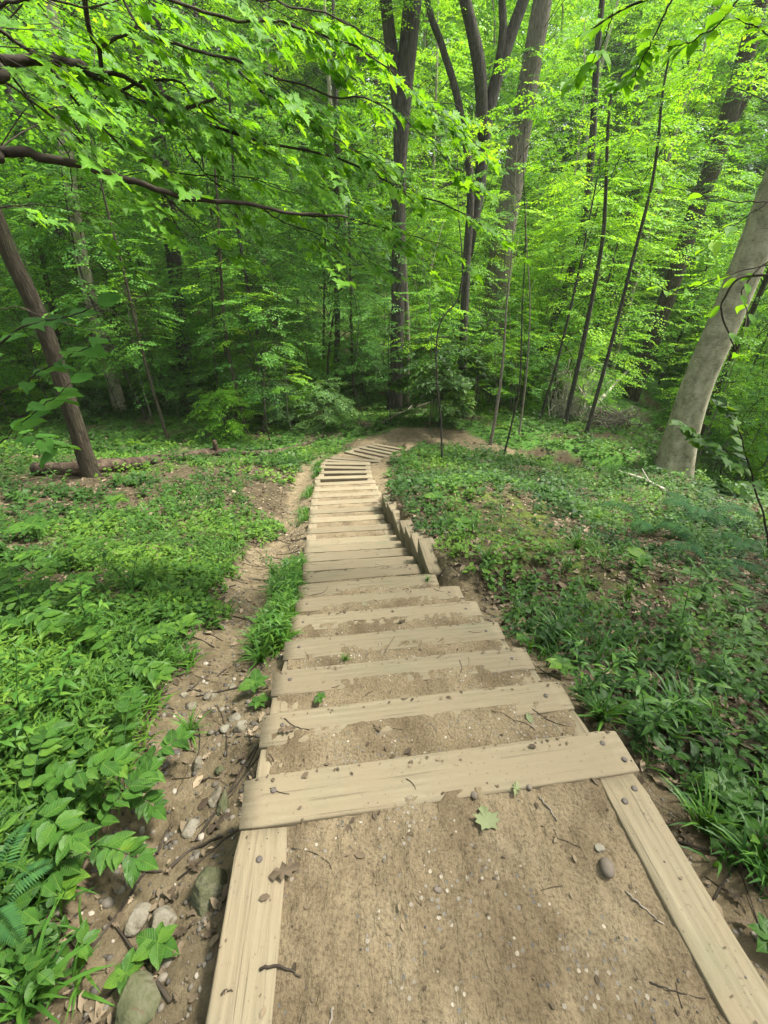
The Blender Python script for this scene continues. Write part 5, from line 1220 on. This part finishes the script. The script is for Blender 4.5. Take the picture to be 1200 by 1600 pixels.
def leafy_twig(P, dens, lsz, lb, tb, sheet_n, side=(.18, .5), mirror=True):
    seg = np.linalg.norm(np.diff(P, axis=0), axis=1); L = seg.sum(); nT = int(L * dens)
    for i in range(nT):
        j = k.randint(1, len(P) - 1); ax = unit(P[j + 1] - P[j - 1]); ax = unit(ax - sheet_n * (ax @ sheet_n)); sd_ = unit(np.cross(sheet_n, ax)) * (1 if k.rand() < .5 else -1)
        d = unit(ax * k.uniform(.3, 1.1) + sd_ * k.uniform(.3, 1) + sheet_n * k.normal(0, .12)); ll = k.uniform(*side)
        q = np.array([P[j], P[j] + d * ll * .5 + (0, 0, .01), P[j] + d * ll - (0, 0, .1 * ll)]); tb.tube(q, [.0022, .0016, .001], 3, cap=False)
        m = 2 + int(ll * 15)
        for t in np.linspace(.25, 1, m):
            p = P[j] + (q[2] - P[j]) * t
            for s2 in (-1, 1):
                dd = unit(d * k.uniform(.2, 1) + np.cross(sheet_n, d) * s2 * k.uniform(.4, 1.1) - np.array((0, 0, k.uniform(0, .45))))
                n_ = unit(sheet_n + k.normal(0, .33, 3)); pet = p + dd * k.uniform(.015, .04)
                lb.add(MAPLE, pet[None], dd[None], n_[None], k.uniform(.45, 1.3) * lsz, np.clip(k.normal(.45, .27), 0, 1), k.uniform(.7, 1.2))
for pts, r0, r1 in TW:
    P = curve([at_y(*p) - mo for p in pts], 40); P = P + (np.stack([fbm(np.arange(len(P)) * .35, np.full(len(P), pts[0][0] * .37 + q), 2) for q in range(3)], 1) - .5) * .022 * np.linalg.norm(P[-1] - P[0])
    tbt.tube(P, np.linspace(r0, r1, len(P)), 7, .06)
    leafy_twig(P, 12.5 if pts[0][1] < 250 else 7, .066, lb, tbt, sheet_n)
mobj('twigs', tbt.mesh('twigs', B_TWIG), maple); mobj('foliage', lb.mesh('foliage', M_MAPLE), maple)

# ------------------------------------------------------------------ near saplings at the frame's edges
def edge_sapling(name, label, base, stems, lsz, mat, seed, dens=9, tpl=OVATE, nrm=(0, 0, 1), cat='sapling'):
    global k
    k = np.random.RandomState(seed); b = np.array((base[0], base[1], gz(*base))); root = empty(name, b); tb = TB(); lb = LB()
    for pts, r0, r1, leafy in stems:
        P = curve([np.array((0, 0, -.05)) if p is None else at_y(*p) - b for p in pts], 36); P[1:] = P[1:] + (np.stack([fbm(np.arange(len(P) - 1) * .5, np.full(len(P) - 1, seed + q), 2) for q in range(3)], 1) - .5) * .03
        tb.tube(P, np.linspace(r0, r1, len(P)), 7, .05)
        if leafy:
            n = int(leafy)
            for i in range(n):
                j = int((.35 + .65 * (i + 1) / n) * (len(P) - 1)); ax = unit(P[j] - P[j - 1]); s2 = 1 if i % 2 else -1
                sd_ = unit(np.cross((0, 0, 1.), ax)) * s2; d = unit(ax * k.uniform(.2, .8) + sd_ * k.uniform(.5, 1) - np.array((0, 0, k.uniform(0, .4))))
                n_ = unit(np.array(nrm) + k.normal(0, .25, 3)); lb.add(tpl, P[j:j + 1], d[None], n_[None], lsz * k.uniform(.7, 1.15), np.clip(k.normal(.45, .2), 0, 1), 1.15)
    mobj('stem', tb.mesh('stem', B_TWIG), root)
    if lb.n: mobj('foliage', lb.mesh('foliage', mat), root)
    return tag(root, label, cat)
edge_sapling('sapling', 'young broad-leaved sapling at the left edge in front of the nearest trunk', (-2.9, 2.4), [
    ([None, (-60, 760, 2.4), (-40, 600, 2.4), (20, 520, 2.4), (80, 500, 2.4), (150, 480, 2.4)], .009, .003, 12),
    ([(-40, 640, 2.4), (30, 600, 2.4), (100, 560, 2.4), (160, 530, 2.4)], .005, .002, 11), ([(-60, 760, 2.4), (0, 690, 2.3), (60, 640, 2.2), (110, 600, 2.2)], .005, .002, 12),
    ([(-60, 700, 2.4), (40, 680, 2.6), (90, 700, 2.6)], .004, .002, 9)], .15, M_DEEP, 41, nrm=(.1, -.35, 1))
edge_sapling('sapling', 'thin bare pale twig arching in front of the two left trunks', (-3.6, 3.4), [
    ([None, (-80, 480, 3.4), (0, 484, 3.4), (30, 480, 3.4), (110, 506, 3.3), (165, 520, 3.3)], .006, .002, 0), ([(30, 480, 3.4), (70, 488, 3.4), (130, 500, 3.3)], .003, .0015, 3)], .08, M_DEEP, 42)
edge_sapling('sapling', 'leafy young sapling at the right edge below the big beech', (4.2, 3.9), [
    ([None, (1190, 800, 4.0), (1172, 730, 4.0), (1150, 660, 4.0), (1130, 630, 4.0)], .012, .003, 30), ([(1180, 760, 4.0), (1140, 720, 3.9), (1095, 690, 3.9)], .005, .002, 24),
    ([(1180, 740, 4.0), (1210, 700, 4.0), (1230, 650, 4.0)], .005, .002, 22), ([(1172, 720, 4.0), (1120, 700, 4.1), (1060, 660, 4.2)], .005, .002, 22), ([(1190, 780, 4.0), (1150, 770, 3.9), (1120, 745, 3.8)], .004, .002, 22)], .16, M_HERB, 43, nrm=(0, -.4, 1))
edge_sapling('beech_sapling', 'low beech branches with pale twisted twigs crossing the big beech trunk', (5.4, 4.2), [
    ([None, (1290, 420, 4.2), (1200, 430, 4.2), (1152, 436, 4.2), (1128, 480, 4.2), (1138, 520, 4.2), (1152, 552, 4.2)], .014, .005, 4),
    ([(1240, 410, 4.2), (1195, 412, 4.2), (1160, 455, 4.2), (1170, 490, 4.2)], .008, .003, 5), ([(1290, 420, 4.2), (1200, 415, 4.1), (1120, 435, 4.1), (1060, 460, 4.1), (1020, 440, 4.1)], .007, .002, 8),
    ([(1290, 330, 4.2), (1200, 316, 4.0), (1140, 314, 4.0), (1080, 300, 4.0), (1035, 290, 4.0)], .006, .002, 6), ([(1200, 316, 4.0), (1150, 350, 4.0), (1090, 400, 4.0)], .004, .002, 6)], .13, M_LIME, 44, nrm=(0, -.4, 1))
edge_sapling('hickory_branch', 'drooping sprays of large pointed leaves hanging in at the top right', (6.2, 3.6), [
    ([None, (1420, 200, 3.6), (1300, 0, 3.6), (1180, -40, 3.6), (1060, -20, 3.6), (960, 20, 3.7), (900, 60, 3.8)], .02, .003, 22), ([(1180, -40, 3.6), (1120, 40, 3.6), (1060, 70, 3.7), (1010, 60, 3.7)], .006, .002, 20),
    ([(1060, -20, 3.6), (1020, 60, 3.7), (990, 120, 3.8), (960, 130, 3.9)], .006, .002, 20), ([(1300, 0, 3.6), (1240, 60, 3.6), (1180, 40, 3.6), (1120, 10, 3.6)], .006, .002, 16), ([(960, 20, 3.7), (930, 90, 3.8), (890, 130, 3.9)], .004, .002, 14)], .12, M_LIME, 45, nrm=(-.2, -.3, 1), cat='branch')
# broad-leaved bush beyond the landing
cm = crown_mesh(301, .9, 3.1, 1.35, 26, M_HERB, .19, tpl=OVATE, sprays=3, spray_L=.7)
g = at_y(690, 600, 16.8); g = np.array((g[0], 16.8, gz(g[0], 16.8))); root = empty('bush', g)
tb = TB(); [tb.tube(curve([(0, 0, -.1), (.2 * math.cos(a), .2 * math.sin(a), 1), (.5 * math.cos(a), .5 * math.sin(a), 2.2)], 8), np.linspace(.02, .008, 9), 6) for a in (0, 1.5, 3, 4.6)]
mobj('stem', tb.mesh('stem', B_DARK), root); add_crown(root, cm, (0, 0, 0), 1.1, 0); tag(root, 'bush with large pointed leaves between the double trunk and the thickest trunk', 'bush')
